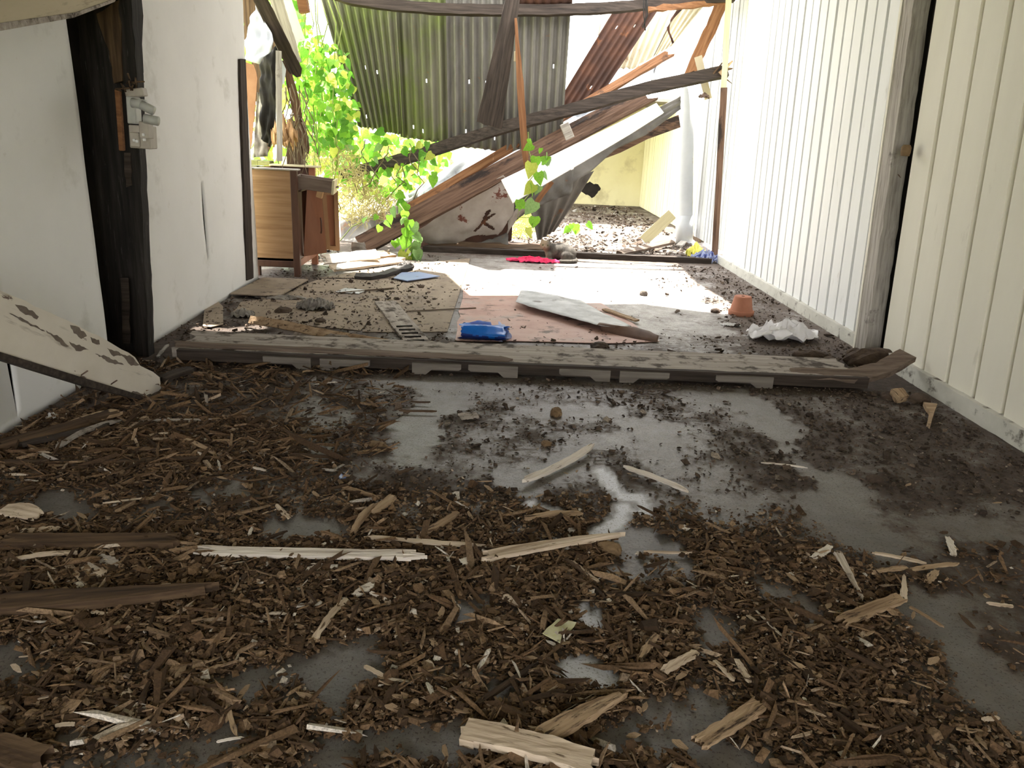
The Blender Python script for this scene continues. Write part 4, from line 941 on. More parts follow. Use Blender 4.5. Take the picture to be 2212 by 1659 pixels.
# checked cloth with a yellow one
g = NT('blue check cloth'); vv = coords(g, (1, 1, 1)); 
def checks(g, vv):
    sp_ = g.n('ShaderNodeSeparateXYZ'); g.l(vv, sp_.inputs[0]); outs = []
    for i in (0, 1):
        m = math_(g, 'FRACT', math_(g, 'MULTIPLY', sp_.outputs[i], 24.0), 0); outs.append(math_(g, 'GREATER_THAN', m, .5))
    return outs
a_, b_ = checks(g, vv)
c_ = mix(g, a_, (.10, .13, .30), (.045, .06, .20)); c_ = mix(g, math_(g, 'MULTIPLY', b_, .55), c_, (.42, .46, .60))
g.l(c_, g.b.inputs['Base Color']); g.b.inputs['Roughness'].default_value = .9
o = crumple('checked_cloth', fl(1522, 566), .16, .12, .13, g.m, n=36, seed=18, folds=4.5); tag(o, 'blue checked cloth bundle at the foot of the right wall', 'cloth')
o = crumple('yellow_cloth', fl(1502, 556), .11, .09, .14, cloth_yellow, n=28, seed=19, folds=4); tag(o, 'yellow cloth beside the blue checked bundle', 'cloth')
o = crumple('pink_cloth', fl(1150, 566), .26, .10, .05, cloth_pink, n=44, seed=21, folds=7); tag(o, 'pink cloth under the lying cat', 'cloth')
# ---- blue plastic bag: an open tube lying on its side
bg = tag(empty('plastic_bag', fl(1045, 734)), 'bright blue plastic bag lying open on the linoleum edge', 'plastic bag')
def bagring(t, k, n=28):
    a = 2 * math.pi * k / n
    return a
vs = []; fs = []; n_ = 32; m_ = 14; L_ = .27
for i in range(m_ + 1):
    s = i / m_
    for k in range(n_):
        a = 2 * math.pi * k / n_
        ry = .075 * (1 + .18 * math.sin(2 * a + 2 * s)) * (.85 + .3 * s); rz = .046 * (1 - .25 * s + .18 * math.sin(3 * a + 4 * s))
        x = -L_ / 2 + L_ * s + .03 * (nz(math.cos(a) * 1.5 + 3, math.sin(a) * 1.5, 1, 4) - .5) * (4 if i in (0, m_) else 1)
        w_ = .02 * (nz(a * 1.1 + s * 5, s * 6, 1, 8) - .5)
        vs.append((x, math.cos(a) * (ry + w_), max(.004, .048 + math.sin(a) * (rz + w_))))
for i in range(m_):
    for k in range(n_): q = i * n_ + k; r = i * n_ + (k + 1) % n_; fs.append((q, r, r + n_, q + n_))
o = mk('bag_body', vs, fs, plastic_blue, bg, True); o.rotation_euler = (0, 0, math.radians(-8)); md = o.modifiers.new('thickness', 'SOLIDIFY'); md.thickness = .0015
o.data.materials.append(plastic_navy)
for p_ in o.data.polygons:
    c = p_.center
    if c.z < .052 and nz(c.x * 12, c.z * 20, 1, 3) > .42 - (.052 - c.z) * 8: p_.material_index = 1  # navy faces on the lower half, denser towards the bottom
o = ruled('bag_mouth', [fl(1078, 692, .085), fl(1100, 715, .06), fl(1105, 728, .01)], [fl(1070, 735, .012), fl(1088, 738, .006), fl(1104, 732, .006)], plastic_pale, nu=12, nv=6, noise=.02, th=.0015, seed=6); child_keep(o, bg)
o = ruled('bag_fold', [fl(1010, 697, .07), fl(1030, 692, .10), fl(1060, 696, .085)], [fl(1012, 700, .06), fl(1034, 700, .075), fl(1062, 702, .07)], plastic_pale, nu=10, nv=4, noise=.01, th=.0015, seed=7); child_keep(o, bg)
# ---- clods and stones
def clod(name, c, r, mat, label, seed, sq=(1, 1, .6), cat='earth clod'):
    bm = bmesh.new(); bmesh.ops.create_icosphere(bm, subdivisions=3, radius=1.0)
    for v_ in bm.verts:
        k = 1 + .5 * (nz(v_.co.x * 1.6 + seed, v_.co.y * 1.6 + v_.co.z, 1, seed) - .5) + .25 * (nz(v_.co.x * 5, v_.co.z * 5 + v_.co.y * 4, 1, seed + 1) - .5)
        v_.co = Vector((v_.co.x * r * sq[0], v_.co.y * r * sq[1], max(-.5, v_.co.z) * r * sq[2])) * k
    me = bpy.data.meshes.new(name); bm.to_mesh(me); bm.free(); me.materials.append(mat)
    o = link(bpy.data.objects.new(name, me)); o.location = Vector(c) + Vector((0, 0, r * sq[2] * .45)); o.rotation_euler = (0, 0, seed)
    return tag(o, label, cat)
clod('earth_clod', fl(1892, 790), .15, clod_m, 'large dry earth clod on the fascia board end by the right wall', 0, (1.25, .55, .45))
clod('earth_clod', fl(1850, 772), .06, clod_m, 'dark clod beside the grey post foot in the right corner', 2)
clod('earth_clod', fl(1750, 775), .07, clod_m, 'flat dark clod in front of the white cloth', 3, (1.5, .7, .5))
clod('earth_clod', fl(1790, 786), .05, clod_m, 'small dark clod between white cloth and the large clod', 4, (1.3, .8, .6))
clod('earth_clod', fl(1600, 786), .045, clod_m, 'dark clod on the rear edge of the fascia board right of centre', 5)
clod('earth_clod', fl(1295, 758), .06, clod_m, 'dark clod below the curled linoleum end', 6)
clod('earth_clod', fl(612, 676), .045, clod_m, 'dark crumbly clod left of the grey rag', 7, (1.3, .9, .6), 'earth clod')
clod('earth_clod', fl(692, 697), .035, clod_m, 'dark clod in front of the grey rag', 8)
clod('earth_clod', fl(1545, 675), .035, clod_m, 'dark lump left of the terracotta pot', 9)
clod('stone', fl(1390, 638), .032, stone_m, 'round brown stone alone on the pale floor', 10, (1, 1, .9), 'stone')
clod('wood_crumb', fl(1201, 897), .035, clod_tan, 'tan rotten crumb on the grey floor before the fascia board', 11, (1, .8, .7), 'wood crumb')
clod('wood_crumb', fl(1318, 1194), .030, clod_tan, 'knobbly tan lump at the right tip of the long central splinter', 12, (1.3, .8, .8), 'wood crumb')
clod('wood_crumb', fl(1180, 962), .022, clod_tan, 'small brown crumb above the diagonal pale splinter', 13, cat='wood crumb')
clod('wood_crumb', fl(1888, 1040), .030, clod_m, 'dark lump on the right beside the pale streak', 14, cat='earth clod')
clod('wood_crumb', fl(818, 968), .035, clod_tan, 'reddish brown crumb beside the pale floor streak', 15, (1.4, .8, .5), 'wood crumb')
clod('earth_clod', fl(1985, 868), .05, clod_m, 'dark clod in the right corner below the bent board end', 16)
clod('earth_clod', fl(1920, 862), .045, clod_m, 'dark clod below the fascia board end near the right wall', 17)
# wood scraps by the right corner
o = ppk('wood_chunk', (1935, 845, .05), (1955, 868, .02), .06, .04, w_tan, n=(0, -.5, 1), ns=4, jit=.004, r1=.03); tag(o, 'tan wood chunk below the bent board end at right', 'wood scrap')
o = fslab('wood_chunk', [(1995, 868), (2025, 872), (2018, 890), (2010, 918), (2003, 912), (2008, 888), (2000, 878)], .02, w_tan, z=.01); tag(o, 'forked tan wood chunk by the right skirting', 'wood scrap')
o = fslab('wrapper', [(1172, 1368), (1205, 1336), (1245, 1344), (1232, 1362), (1215, 1368), (1210, 1388)], .002, None or surf('yellow printed card', [(.50, .48, .22), (.68, .66, .50)], scale=30, bmp=.1, spots=[((.45, .30, .50), 18, .6, .66), ((.06, .04, .03), 12, .6, .66)]), z=.024, seg=.02, jag=.003); tag(o, 'torn yellow printed card lying in the dark crumbs', 'card')
o = fslab('blue_chip', [(731, 1026), (742, 1020), (750, 1024), (746, 1032), (735, 1033)], .006, plastic_pale, z=.006); tag(o, 'tiny blue plastic chip on the grey floor', 'plastic chip')
o = crumple('clear_wrapper', fl(112, 905), .03, .03, .025, paper_white, n=10, seed=33); tag(o, 'tiny clear plastic scrap by the left wall foot', 'plastic scrap')
# ---- peeling beam leaning in from the left and brace at the top left
lb = tag(empty('fallen_beam', fl(330, 850)), 'peeling cream painted beam leaning in from the left onto the floor', 'beam')
pl_ = Plane(fl(318, 858, .0), fl(318, 858, .0) + Vector((0, 0, 1)), atx(-120, 700, -1.72))
o = pslab('painted_face', [(-140, 570), (0, 627), (100, 672), (230, 735), (292, 772), (303, 790), (330, 803), (345, 815), (348, 838), (340, 850), (322, 862), (200, 824), (0, 763), (-140, 722)], pl_, .045, paint_peel, seg=.05, jag=.004, axis=fl(318, 858) - atx(-120, 700, -1.72)); child_keep(o, lb)
o = pslab('underside_edge', [(-140, 720), (0, 760), (200, 822), (318, 858), (300, 862), (200, 838), (0, 776), (-140, 734)], Plane(pl_.p + pl_.n * .006, pl_.p + pl_.n * .006 + Vector((0, 0, 1)), atx(-120, 700, -1.72) + pl_.n * .006), .04, w_dark); child_keep(o, lb)
for poly in ([(33, 658), (58, 664), (84, 684), (80, 690), (50, 676)], [(100, 714), (128, 728), (150, 748), (138, 748)], [(150, 738), (176, 748), (192, 756), (165, 758)], [(206, 764), (236, 772), (268, 788), (240, 784)], [(152, 702), (172, 708), (188, 726), (176, 732), (160, 720)], [(232, 752), (252, 758), (264, 768), (246, 770)], [(262, 764), (284, 770), (302, 788), (284, 790)], [(196, 728), (214, 734), (216, 744), (200, 740)], [(270, 848), (292, 846), (316, 852), (300, 858)], [(20, 676), (60, 694), (98, 716), (62, 700)]):
    o = pslab('bare_patch', poly, Plane(pl_.p + pl_.n * .0015, pl_.p + pl_.n * .0015 + Vector((0, 0, 1)), atx(-120, 700, -1.72) + pl_.n * .0015), .002, w_bare, seg=.012, jag=.004, seed=len(poly)); child_keep(o, lb)
for x, y in ((176, 810), (240, 830)):
    p_ = pl_.hit(x, y); o = tube('nail', [p_, p_ + pl_.n * .03 + Vector((0, 0, .02))], .003, steel, None, 5); child_keep(o, lb)
tb = tag(empty('brace_board', atx(100, 20, -1.72)), 'cream brace board crossing the top left corner', 'board')
pl_ = Plane(atx(0, 40, -1.70), atx(250, -20, -1.70), atx(0, -90, -1.70))
o = pslab('brace_face', [(-200, -160), (330, -160), (252, -2), (165, 30), (0, 52), (-200, 100)], pl_, .04, w_cream, axis=atx(250, -20, -1.70) - atx(0, 40, -1.70)); child_keep(o, tb)
o = pslab('brace_edge', [(-200, 98), (0, 50), (165, 27), (252, -4), (248, 4), (160, 38), (0, 67), (-200, 116)], Plane(pl_.p + pl_.n * .005, atx(250, -20, -1.70) + pl_.n * .005, atx(0, -90, -1.70) + pl_.n * .005), .03, w_greydirt); child_keep(o, tb)
o = tube('wire_end', [atx(280, -10, -1.74), atx(288, 8, -1.74), atx(297, 19, -1.74)], .005, wire_m, None, 6); tag(o, 'short black wire end at the top beside the brace board', 'wire')
# ---- fuse box on the left post
fz = tag(empty('fuse_box', aty(296, 300, 3.84)), 'broken fuse box with porcelain fuses on the black post', 'fuse box')
def fbx(name, x0, y0, x1, y1, Y, d, mat, r=0):
    a = aty(x0, y0, Y); b = aty(x1, y1, Y); c = (a + b) / 2
    o = box(name, c + Vector((0, d / 2, 0)), (abs(b.x - a.x), d, abs(b.z - a.z)), mat, None, rot=(0, math.radians(r), 0), bev=.004); child_keep(o, fz); return o
fbx('backboard', 244, 192, 268, 326, 3.86, .03, w_orange, 2)
fbx('meter_box', 276, 270, 326, 322, 3.78, .08, switch_cream, 2)
fbx('cover_step', 298, 262, 322, 300, 3.76, .06, switch_cream, 2)
fbx('socket_plate', 278, 285, 302, 318, 3.765, .03, switch_cream, 2)
fbx('upper_block', 270, 208, 296, 268, 3.80, .06, switch_grey, 2)
fbx('broken_cover', 268, 190, 310, 210, 3.82, .05, switch_cream, -8)
for a, b in (((285, 222, 3.77), (315, 226, 3.77)), ((305, 226, 3.76), (332, 240, 3.76)), ((312, 256, 3.76), (342, 262, 3.76))):
    o = tube('fuse', [A(a), A(b)], .021, switch_grey, None, 14); child_keep(o, fz)
for x, y in ((310, 291), (312, 302), (290, 303), (296, 305)):
    o = box('fixing_screw', aty(x, y, 3.757), (.012, .01, .012), paper_white, None, bev=.001); child_keep(o, fz)
rr = random.Random(3)
for k in range(7):
    p0 = aty(rr.uniform(262, 300), rr.uniform(180, 200), 3.83); o = tube('wire', [p0, p0 + Vector((rr.uniform(-.03, .04), -.03, rr.uniform(.0, .03))), p0 + Vector((rr.uniform(-.04, .06), -.05, rr.uniform(-.02, .05)))], .004, w_rot, None, 5); child_keep(o, fz)

# ================================================================== SPLINTERS IN THE FOREGROUND (each lies where the photo shows it)
def tp(kind):
    return {'both': lambda s: max(.30, min(1, .3 + 9 * s, .3 + 5 * (1 - s))), 'tip': lambda s: max(.12, 1.05 - .9 * s * s), 'blunt': lambda s: 1.0, 'mid': lambda s: .55 + .45 * math.sin(math.pi * s) * (1 if int(s * 10) % 2 else .8)}[kind]
SP = [  # x0,y0,x1,y1,width m,thickness,material,shape,label
    (418, 1197, 925, 1212, .036, .012, w_white, 'blunt', 'longest bleached splinter, lying level left of centre'),
    (1030, 1214, 1358, 1165, .040, .014, w_pale, 'tip', 'long pale splinter with split left end at the centre'),
    (785, 1162, 1050, 1182, .016, .008, w_pale, 'both', 'slim pale splinter just above the longest bleached one'),
    (1125, 1046, 1282, 968, .030, .012, w_white, 'both', 'pale diagonal splinter above the centre, rising to the right'),
    (1345, 1010, 1492, 1066, .022, .008, w_white, 'both', 'pale diagonal splinter right of the white paint mark'),
    (1132, 1124, 1260, 1112, .024, .010, w_tan, 'mid', 'tan splinter left of the white paint mark'),
    (980, 1590, 1300, 1680, .055, .020, w_pale, 'blunt', 'broad pale board end at the bottom edge centre'),
    (1160, 1612, 1352, 1515, .045, .016, w_tan, 'tip', 'mottled tan splinter lying across the bottom board end'),
    (1500, 1618, 1648, 1528, .036, .010, w_tan, 'blunt', 'straight blunt tan slat at lower right'),
    (1810, 1352, 1952, 1300, .034, .012, w_tan, 'blunt', 'curved tan strip at right, below the ragged white splinter'),
    (1806, 1190, 1866, 1302, .024, .005, w_white, 'tip', 'ragged pale splinter pointing down at right'),
    (1752, 1210, 1795, 1178, .028, .005, w_white, 'mid', 'small ragged pale chip left of the pointing splinter'),
    (1950, 1298, 1952, 1240, .018, .005, w_pale, 'tip', 'short upright pale chip at the end of the curved strip'),
    (2060, 1205, 2046, 1160, .024, .005, w_white, 'mid', 'pale flake lying alone far right'),
    (1880, 1195, 2010, 1222, .012, .006, w_pale, 'both', 'thin pale stick above two tan sticks at right'),
    (1880, 1240, 1965, 1228, .016, .006, w_tan, 'both', 'tan stick, left of the pair at right'),
    (1960, 1235, 2075, 1220, .014, .006, w_tan, 'both', 'tan stick, right of the pair at right'),
    (2000, 1262, 2025, 1235, .022, .008, w_tan, 'mid', 'dark tan stub below the pair of tan sticks'),
    (2130, 1304, 2192, 1312, .010, .005, w_pale, 'both', 'short pale stick near the right edge'),
    (1428, 1456, 1512, 1410, .022, .007, w_pale, 'both', 'pale stick right of the large paint splash'),
    (1588, 1424, 1622, 1480, .014, .006, w_pale, 'both', 'pale stick, right of two slanting down at lower right'),
    (1540, 1426, 1588, 1476, .010, .005, w_pale, 'both', 'pale stick, left of two slanting down at lower right'),
    (1378, 1430, 1420, 1372, .020, .008, w_tan, 'mid', 'grey tan stub right of the torn yellow card'),
    (1020, 1532, 1165, 1435, .012, .010, w_rot, 'both', 'thin brown stick below the torn yellow card'),
    (672, 1395, 755, 1292, .016, .005, w_pale, 'both', 'pale curved sliver left of centre, rising to the right'),
    (765, 1290, 806, 1262, .030, .005, w_white, 'mid', 'small ragged white flake above the curved sliver'),
    (798, 1280, 838, 1298, .010, .004, w_white, 'both', 'tiny white stick beside the ragged flake'),
    (668, 1240, 686, 1218, .034, .004, w_white, 'blunt', 'square white flake below the longest bleached splinter'),
    (1085, 1290, 1130, 1306, .020, .006, w_pale, 'both', 'pale stub below the central splinter'),
    (1232, 1212, 1296, 1262, .014, .006, w_pale, 'both', 'pale stick slanting down from the central splinter'),
    (1218, 1208, 1270, 1252, .008, .006, w_rot, 'both', 'dark thin stick beside the pale slanting stick'),
    (1050, 1140, 995, 1108, .018, .010, w_tan, 'both', 'dead stick'),
    (905, 1162, 995, 1108, .020, .012, w_tan, 'both', 'tan split stick rising right, above the slim pale splinter'),
    (760, 1158, 815, 1092, .024, .012, w_tan, 'mid', 'rough tan stick left of the tan split stick, lower half'),
    (800, 1112, 852, 1075, .030, .014, w_tan, 'blunt', 'rough tan stick left of the tan split stick, upper half'),
    (735, 1052, 825, 1082, .012, .008, w_tan, 'both', 'thin tan stick below the tiny blue chip'),
    (595, 1090, 628, 1122, .016, .005, w_pale, 'mid', 'pale forked flake left of the grey floor patch'),
    (538, 1158, 552, 1132, .010, .004, w_white, 'both', 'tiny white stick above the left end of the longest splinter'),
    (356, 1152, 368, 1170, .010, .004, w_white, 'both', 'tiny white flake at left above the long rotten lath'),
    (0, 1180, 410, 1182, .050, .020, w_rot, 'blunt', 'long dark rotten lath at the left edge, in line with the longest splinter'),
    (0, 1218, 180, 1196, .014, .006, w_pale, 'both', 'thin pale stick just below the long rotten lath'),
    (-20, 1320, 480, 1285, .060, .026, w_rot, 'tip', 'thick frayed rotten lath at the left edge, lower'),
    (160, 1272, 450, 1278, .020, .006, w_tan, 'tip', 'tan edge strip lying on the frayed rotten lath'),
    (98, 1300, 132, 1338, .022, .006, w_tan, 'blunt', 'mottled tan strip crossing the frayed rotten lath'),
    (-10, 1262, 120, 1245, .022, .010, w_rot, 'both', 'short dark lath between the two rotten laths'),
    (140, 1206, 195, 1270, .018, .005, w_pale, 'tip', 'pale sliver slanting down at left, widening below'),
    (178, 1220, 225, 1245, .044, .005, w_pale, 'mid', 'broad pale flake beside the slanting sliver, left'),
    (205, 1205, 252, 1230, .055, .005, w_greydirt, 'mid', 'broad greyish flake beside the slanting sliver, right'),
    (0, 1105, 88, 1126, .070, .006, w_pale, 'mid', 'large pale flake at the left edge'),
    (40, 1150, 130, 1142, .030, .004, w_pale, 'mid', 'mottled pale flake below the large flake at the left edge'),
    (220, 1088, 320, 1076, .006, .004, w_pale, 'both', 'very thin pale stick on the grey patch at left'),
    (220, 1370, 266, 1338, .010, .004, w_pale, 'both', 'pale toothpick like stick at lower left'),
    (195, 1322, 240, 1330, .009, .004, w_pale, 'both', 'short pale stick above the toothpick like one'),
    (270, 1490, 292, 1565, .030, .004, w_pale, 'mid', 'tattered pale flake at lower left'),
    (118, 1570, 165, 1566, .008, .004, w_pale, 'both', 'tiny pale stick left of the tattered flake'),
    (486, 1480, 512, 1595, .010, .006, w_tan, 'both', 'thin tan twig at lower left of centre, nearly upright in view'),
    (465, 1605, 528, 1594, .005, .003, w_white, 'both', 'hair thin white stick at the foot of the tan twig'),
    (-40, 1625, 100, 1670, .060, .02, w_rot, 'blunt', 'dark brown lath corner at the bottom left corner'),
    (55, 1622, 128, 1624, .006, .003, w_pale, 'both', 'thin pale stick above the bottom left lath corner'),
    (60, 972, 130, 988, .012, .006, w_pale, 'both', 'pale stick by the left edge under the dark laths'),
    (-20, 975, 255, 900, .050, .020, w_rot, 'blunt', 'long dark lath along the left wall foot'),
    (30, 970, 240, 925, .040, .012, w_dark, 'both', 'dark lath beside the one along the left wall foot'),
    (145, 930, 265, 898, .055, .012, w_tan, 'both', 'brown broken lath lying on the dark laths at left'),
    (115, 975, 265, 910, .018, .010, w_greydirt, 'both', 'grey brown stick below the broken lath at left'),
    (-20, 1002, 460, 992, .020, .014, w_rot, 'both', 'very long thin dark lath across the left foreground'),
    (318, 943, 368, 936, .018, .005, w_pale, 'both', 'short tan stick above the very long dark lath'),
    (372, 942, 470, 986, .014, .008, w_tan, 'both', 'tan stick slanting into the very long dark lath'),
    (345, 828, 420, 806, .050, .02, w_dark, 'both', 'dark stub beside the end of the peeling beam'),
    (440, 845, 447, 880, .014, .006, w_greydirt, 'mid', 'small grey curl right of the peeling beam end'),
    (300, 910, 470, 908, .012, .006, w_greydirt, 'both', 'grey stick right of the brown broken lath'),
    (340, 775, 365, 745, .016, .008, w_grey, 'both', 'grey stick at the foot of the black post'),
    (545, 1010, 575, 1018, .012, .004, w_white, 'mid', 'small white flake at the edge of the grey floor'),
    (990, 902, 1035, 898, .050, .006, w_greydirt, 'blunt', 'grey square flake on the floor below the corbel blocks'),
    (930, 870, 885, 868, .010, .006, w_rot, 'both', 'dark stick across the pale floor streak, upper'),
    (860, 888, 945, 890, .012, .006, w_rot, 'both', 'dark stick across the pale floor streak, lower'),
    (858, 1025, 895, 1012, .012, .006, w_rot, 'mid', 'reddish brown stick on the grey floor'),
    (930, 1380, 962, 1418, .012, .006, w_tan, 'both', 'crooked tan stick left of the torn yellow card'),
    (785, 1440, 838, 1470, .010, .005, w_pale, 'both', 'crooked pale twig above the grey streak'),
    (922, 1475, 936, 1508, .012, .004, w_white, 'mid', 'white flake below the crooked stick, bottom centre left'),
    (580, 1562, 690, 1625, .010, .008, w_rot, 'both', 'thin dark twig beside the grey streak at bottom'),
    (1105, 1610, 1135, 1580, .030, .008, w_pale, 'blunt', 'small pale stub behind the bottom board end'),
    (1010, 1222, 1000, 1208, .022, .006, w_white, 'blunt', 'tiny white stub left of the central splinter'),
    (1065, 1228, 1075, 1214, .022, .005, w_pale, 'mid', 'tiny pale tuft under the split end of the central splinter'),
    (962, 1198, 972, 1216, .006, .003, w_white, 'both', 'tiny white stick right of the longest bleached splinter'),
    (1640, 1000, 1745, 1012, .008, .004, w_white, 'both', 'thin whitish stick across the right floor streak'),
    (1500, 1195, 1390, 1192, .008, .005, w_pale, 'both', 'thin pale stick right of the knobbly lump'),
    (780, 1205, 806, 1240, .008, .005, w_rot, 'both', 'dark twig under the longest splinter'),
    (1700, 1430, 1780, 1470, .012, .006, w_tan, 'both', 'tan stick at lower right beyond the straight slat'),
    (2120, 1556, 2160, 1552, .010, .004, w_pale, 'both', 'tiny pale stick near the lower right edge'),
    (1960, 1310, 2040, 1358, .008, .005, w_tan, 'both', 'thin tan twig right of the curved strip'),
]
for k, (x0, y0, x1, y1, w_, t_, m_, sh, lab) in enumerate(SP):
    if lab == 'dead stick': continue
    a = fl(x0, y0, .012); b = fl(x1, y1, .012); L_ = (b - a).length
    if sh == 'blunt' or sh == 'tip': r0, r1 = min(.04, L_ * .12), min(.05, L_ * .15)
    else: r0, r1 = min(.03, L_ * .12), min(.03, L_ * .12)
    zb = .012 + t_ / 2
    a.z = b.z = zb
    if w_ >= .03 and L_ > .15: a.z += .006; b.z += .012
    o = plank('wood_splinter', a, b, w_, t_, m_, None, n=Vector((random.uniform(-.2, .2), -.12, 1)), ns=14, nc=7 if w_ > .02 else 4, r0=r0 * 1.6, r1=r1 * 1.6, bend=random.uniform(-.02, .05) * L_, jit=min(w_ * .11, .0022), taper=tp(sh), seed=k + 40, side=random.uniform(-.03, .03) * L_)
    tag(o, lab, 'splinter', 'broken wood splinters on the floor')

# ---- uncountable crumbs, chips and fibres
def chips(name, N, size, box_, thr, tones, label, cat, asp=(.5, 1.0), zmax=.012, dens=None, seed=1, zmin=.004, power=1.0, flat=.45):
    rg_ = np.random.default_rng(seed)
    M = N * 6
    # sample evenly over the picture rather than the floor so the near floor is not starved, but in world space
    X = rg_.uniform(box_[0], box_[1], M); Y = box_[2] + (box_[3] - box_[2]) * rg_.random(M) ** power
    d, p_, pt = fields(X, Y)
    d = d * (dens(X, Y) if dens is not None else 1)
    keep = np.flatnonzero(rg_.random(M) < np.clip((d - thr) * 1.45, 0, 1))[:N]
    X = X[keep]; Y = Y[keep]; d = d[keep]; n = len(X)
    L_ = size[0] * np.exp(rg_.normal(0, size[1], n)); Wd = L_ * rg_.uniform(asp[0], asp[1], n); Th = np.minimum(Wd * flat, .012) * rg_.uniform(.5, 1.2, n)
    T = np.array([(-1, -1, 0), (1, -1, 0), (1, 1, 0), (-1, 1, 0), (-1, -1, 1), (1, -1, 1), (1, 1, 1), (-1, 1, 1)], float) * .5
    T[4:, :2] *= .8
    v_ = T[None] * np.stack([L_, Wd, Th * 2], 1)[:, None, :]
    v_ = v_ + rg_.normal(0, .16, (n, 8, 3)) * np.stack([L_, Wd, Th], 1)[:, None, :]
    def rot(v, a, i, j):
        c, s = np.cos(a)[:, None], np.sin(a)[:, None]; q = v.copy(); q[..., i] = v[..., i] * c - v[..., j] * s; q[..., j] = v[..., i] * s + v[..., j] * c; return q
    v_ = rot(v_, rg_.normal(0, .35, n), 0, 2); v_ = rot(v_, rg_.normal(0, .35, n), 1, 2); v_ = rot(v_, rg_.uniform(0, 6.283, n), 0, 1)
    v_[..., 2] += (zmin + zmax * d * rg_.random(n))[:, None]
    v_[..., 0] += X[:, None]; v_[..., 1] += Y[:, None]
    v_[..., 2] = np.maximum(v_[..., 2], .001)
    Fq = np.array([(4, 5, 6, 7), (0, 1, 5, 4), (1, 2, 6, 5), (2, 3, 7, 6), (3, 0, 4, 7)])
    f_ = (Fq[None] + (np.arange(n) * 8)[:, None, None]).reshape(-1, 4)
    cols = np.array([t[1] for t in tones]); pr = np.array([t[0] for t in tones], float); pr /= pr.sum()
    ci = cols[rg_.choice(len(cols), n, p=pr)] * rg_.uniform(.7, 1.3, n)[:, None]
    col = np.concatenate([np.repeat(ci, 8, 0), np.ones((n * 8, 1))], 1)
    o = link(bpy.data.objects.new(name, npmesh(name, v_.reshape(-1, 3), f_, chip_m, col=col, smooth=False)))
    return tag(stuff(o), label, cat)
g = NT('wood crumbs'); ca = attr(g, 'Col'); v = coords(g, rnd=False); nn_ = noise(g, v, 160, 4, .7)
g.l(mix(g, ramp(g, nn_, [(.35, .55), (.6, 0.0)]), ca.outputs['Color'], (.02, .013, .009)), g.b.inputs['Base Color']); g.b.inputs['Roughness'].default_value = .9; g.b.inputs['Specular IOR Level'].default_value = .2
bump(g, nn_, .6, .003)
chip_m = g.m
BR = [(24, (.065, .039, .022)), (30, (.125, .074, .040)), (24, (.20, .125, .070)), (13, (.29, .195, .12)), (3, (.36, .27, .19)), (1.2, (.62, .56, .49))]
DK = [(40, (.03, .02, .014)), (30, (.055, .036, .025)), (12, (.10, .065, .042)), (3, (.20, .15, .11))]
MD = [(30, (.06, .043, .032)), (30, (.10, .072, .053)), (12, (.17, .125, .095)), (3, (.30, .25, .20))]
EX = lambda X, Y: np.where((X > XL + .03) & (X < XR - .05), 1, 0)
chips('wood_crumbs', 105000, (.0063, .54), (-1.95, 2.25, 1.15, 3.1), .20, BR, 'carpet of brown rotten wood crumbs over the near floor', 'wood crumbs', seed=2, dens=lambda X, Y: EX(X, Y) * (1 - .62 * sst(.85, 1.4, X)) * (1 - .75 * sst(2.25, 2.6, Y) * sst(-.9, -.35, X)), power=1.25, zmax=.014)
chips('earth_crumbs', 15000, (.0055, .6), (-1.86, 2.22, 2.4, 3.82), .30, MD, 'dark crumbs scattered on the grey middle floor', 'earth crumbs', seed=3, zmax=.008)
chips('earth_crumbs', 5200, (.0075, .6), (-1.86, 2.22, 4.15, 7.7), .34, MD, 'dark crumbs scattered around the linoleum and boards', 'earth crumbs', seed=4, zmax=.012, zmin=.008)
chips('earth_crumbs', 5000, (.016, .6), (-.9, 2.3, 8.0, 14.0), .42, MD + [(8, (.5, .47, .43))], 'leaf litter and crumbs on the floor towards the yellow room', 'litter', seed=5, zmax=.02)
chips('wood_fibres', 5200, (.036, .5), (-1.9, 2.0, 1.15, 2.9), .25, BR + [(2, (.5, .42, .33))], 'thin rotten wood fibres lying among the crumbs', 'wood fibres', asp=(.05, .14), seed=6, zmin=.012, zmax=.012, flat=.9, power=1.2, dens=lambda X, Y: EX(X, Y) * (1 - .5 * sst(.6, 1.3, X)) * (1 - .8 * sst(2.2, 2.55, Y) * sst(-.9, -.35, X)))
chips('wood_fibres', 1600, (.05, .45), (-1.85, -.4, 2.3, 3.85), .30, BR, 'thin fibres heaped along the left wall foot', 'wood fibres', asp=(.05, .14), seed=8, zmin=.01, zmax=.014, flat=.9)
# medium loose chips, each its own thing
def chip_meshes():
    out = []
    rr = random.Random(11)
    for k in range(6):
        n = rr.choice((5, 6, 7)); pts = []
        for i in range(n):
            a = 2 * math.pi * i / n + rr.uniform(-.3, .3); r = rr.uniform(.6, 1.05); pts.append((math.cos(a) * r, math.sin(a) * r * .55))
        vs = [(x, y, .12 + rr.uniform(-.06, .06)) for x, y in pts] + [(x * 1.05, y * 1.05, -.08) for x, y in pts]
        fs = [list(range(n)), list(range(2 * n - 1, n - 1, -1))] + [(i, n + i, n + (i + 1) % n, (i + 1) % n) for i in range(n)]
        me = bpy.data.meshes.new('wood_chip'); me.from_pydata(vs, [], fs); me.materials.append((w_tan, w_pale, w_tan, w_rot, w_tan, w_white)[k]); me.update(); fixn(me); out.append(me)
    return out
CM = chip_meshes(); rr = random.Random(21); made = 0; tries = 0
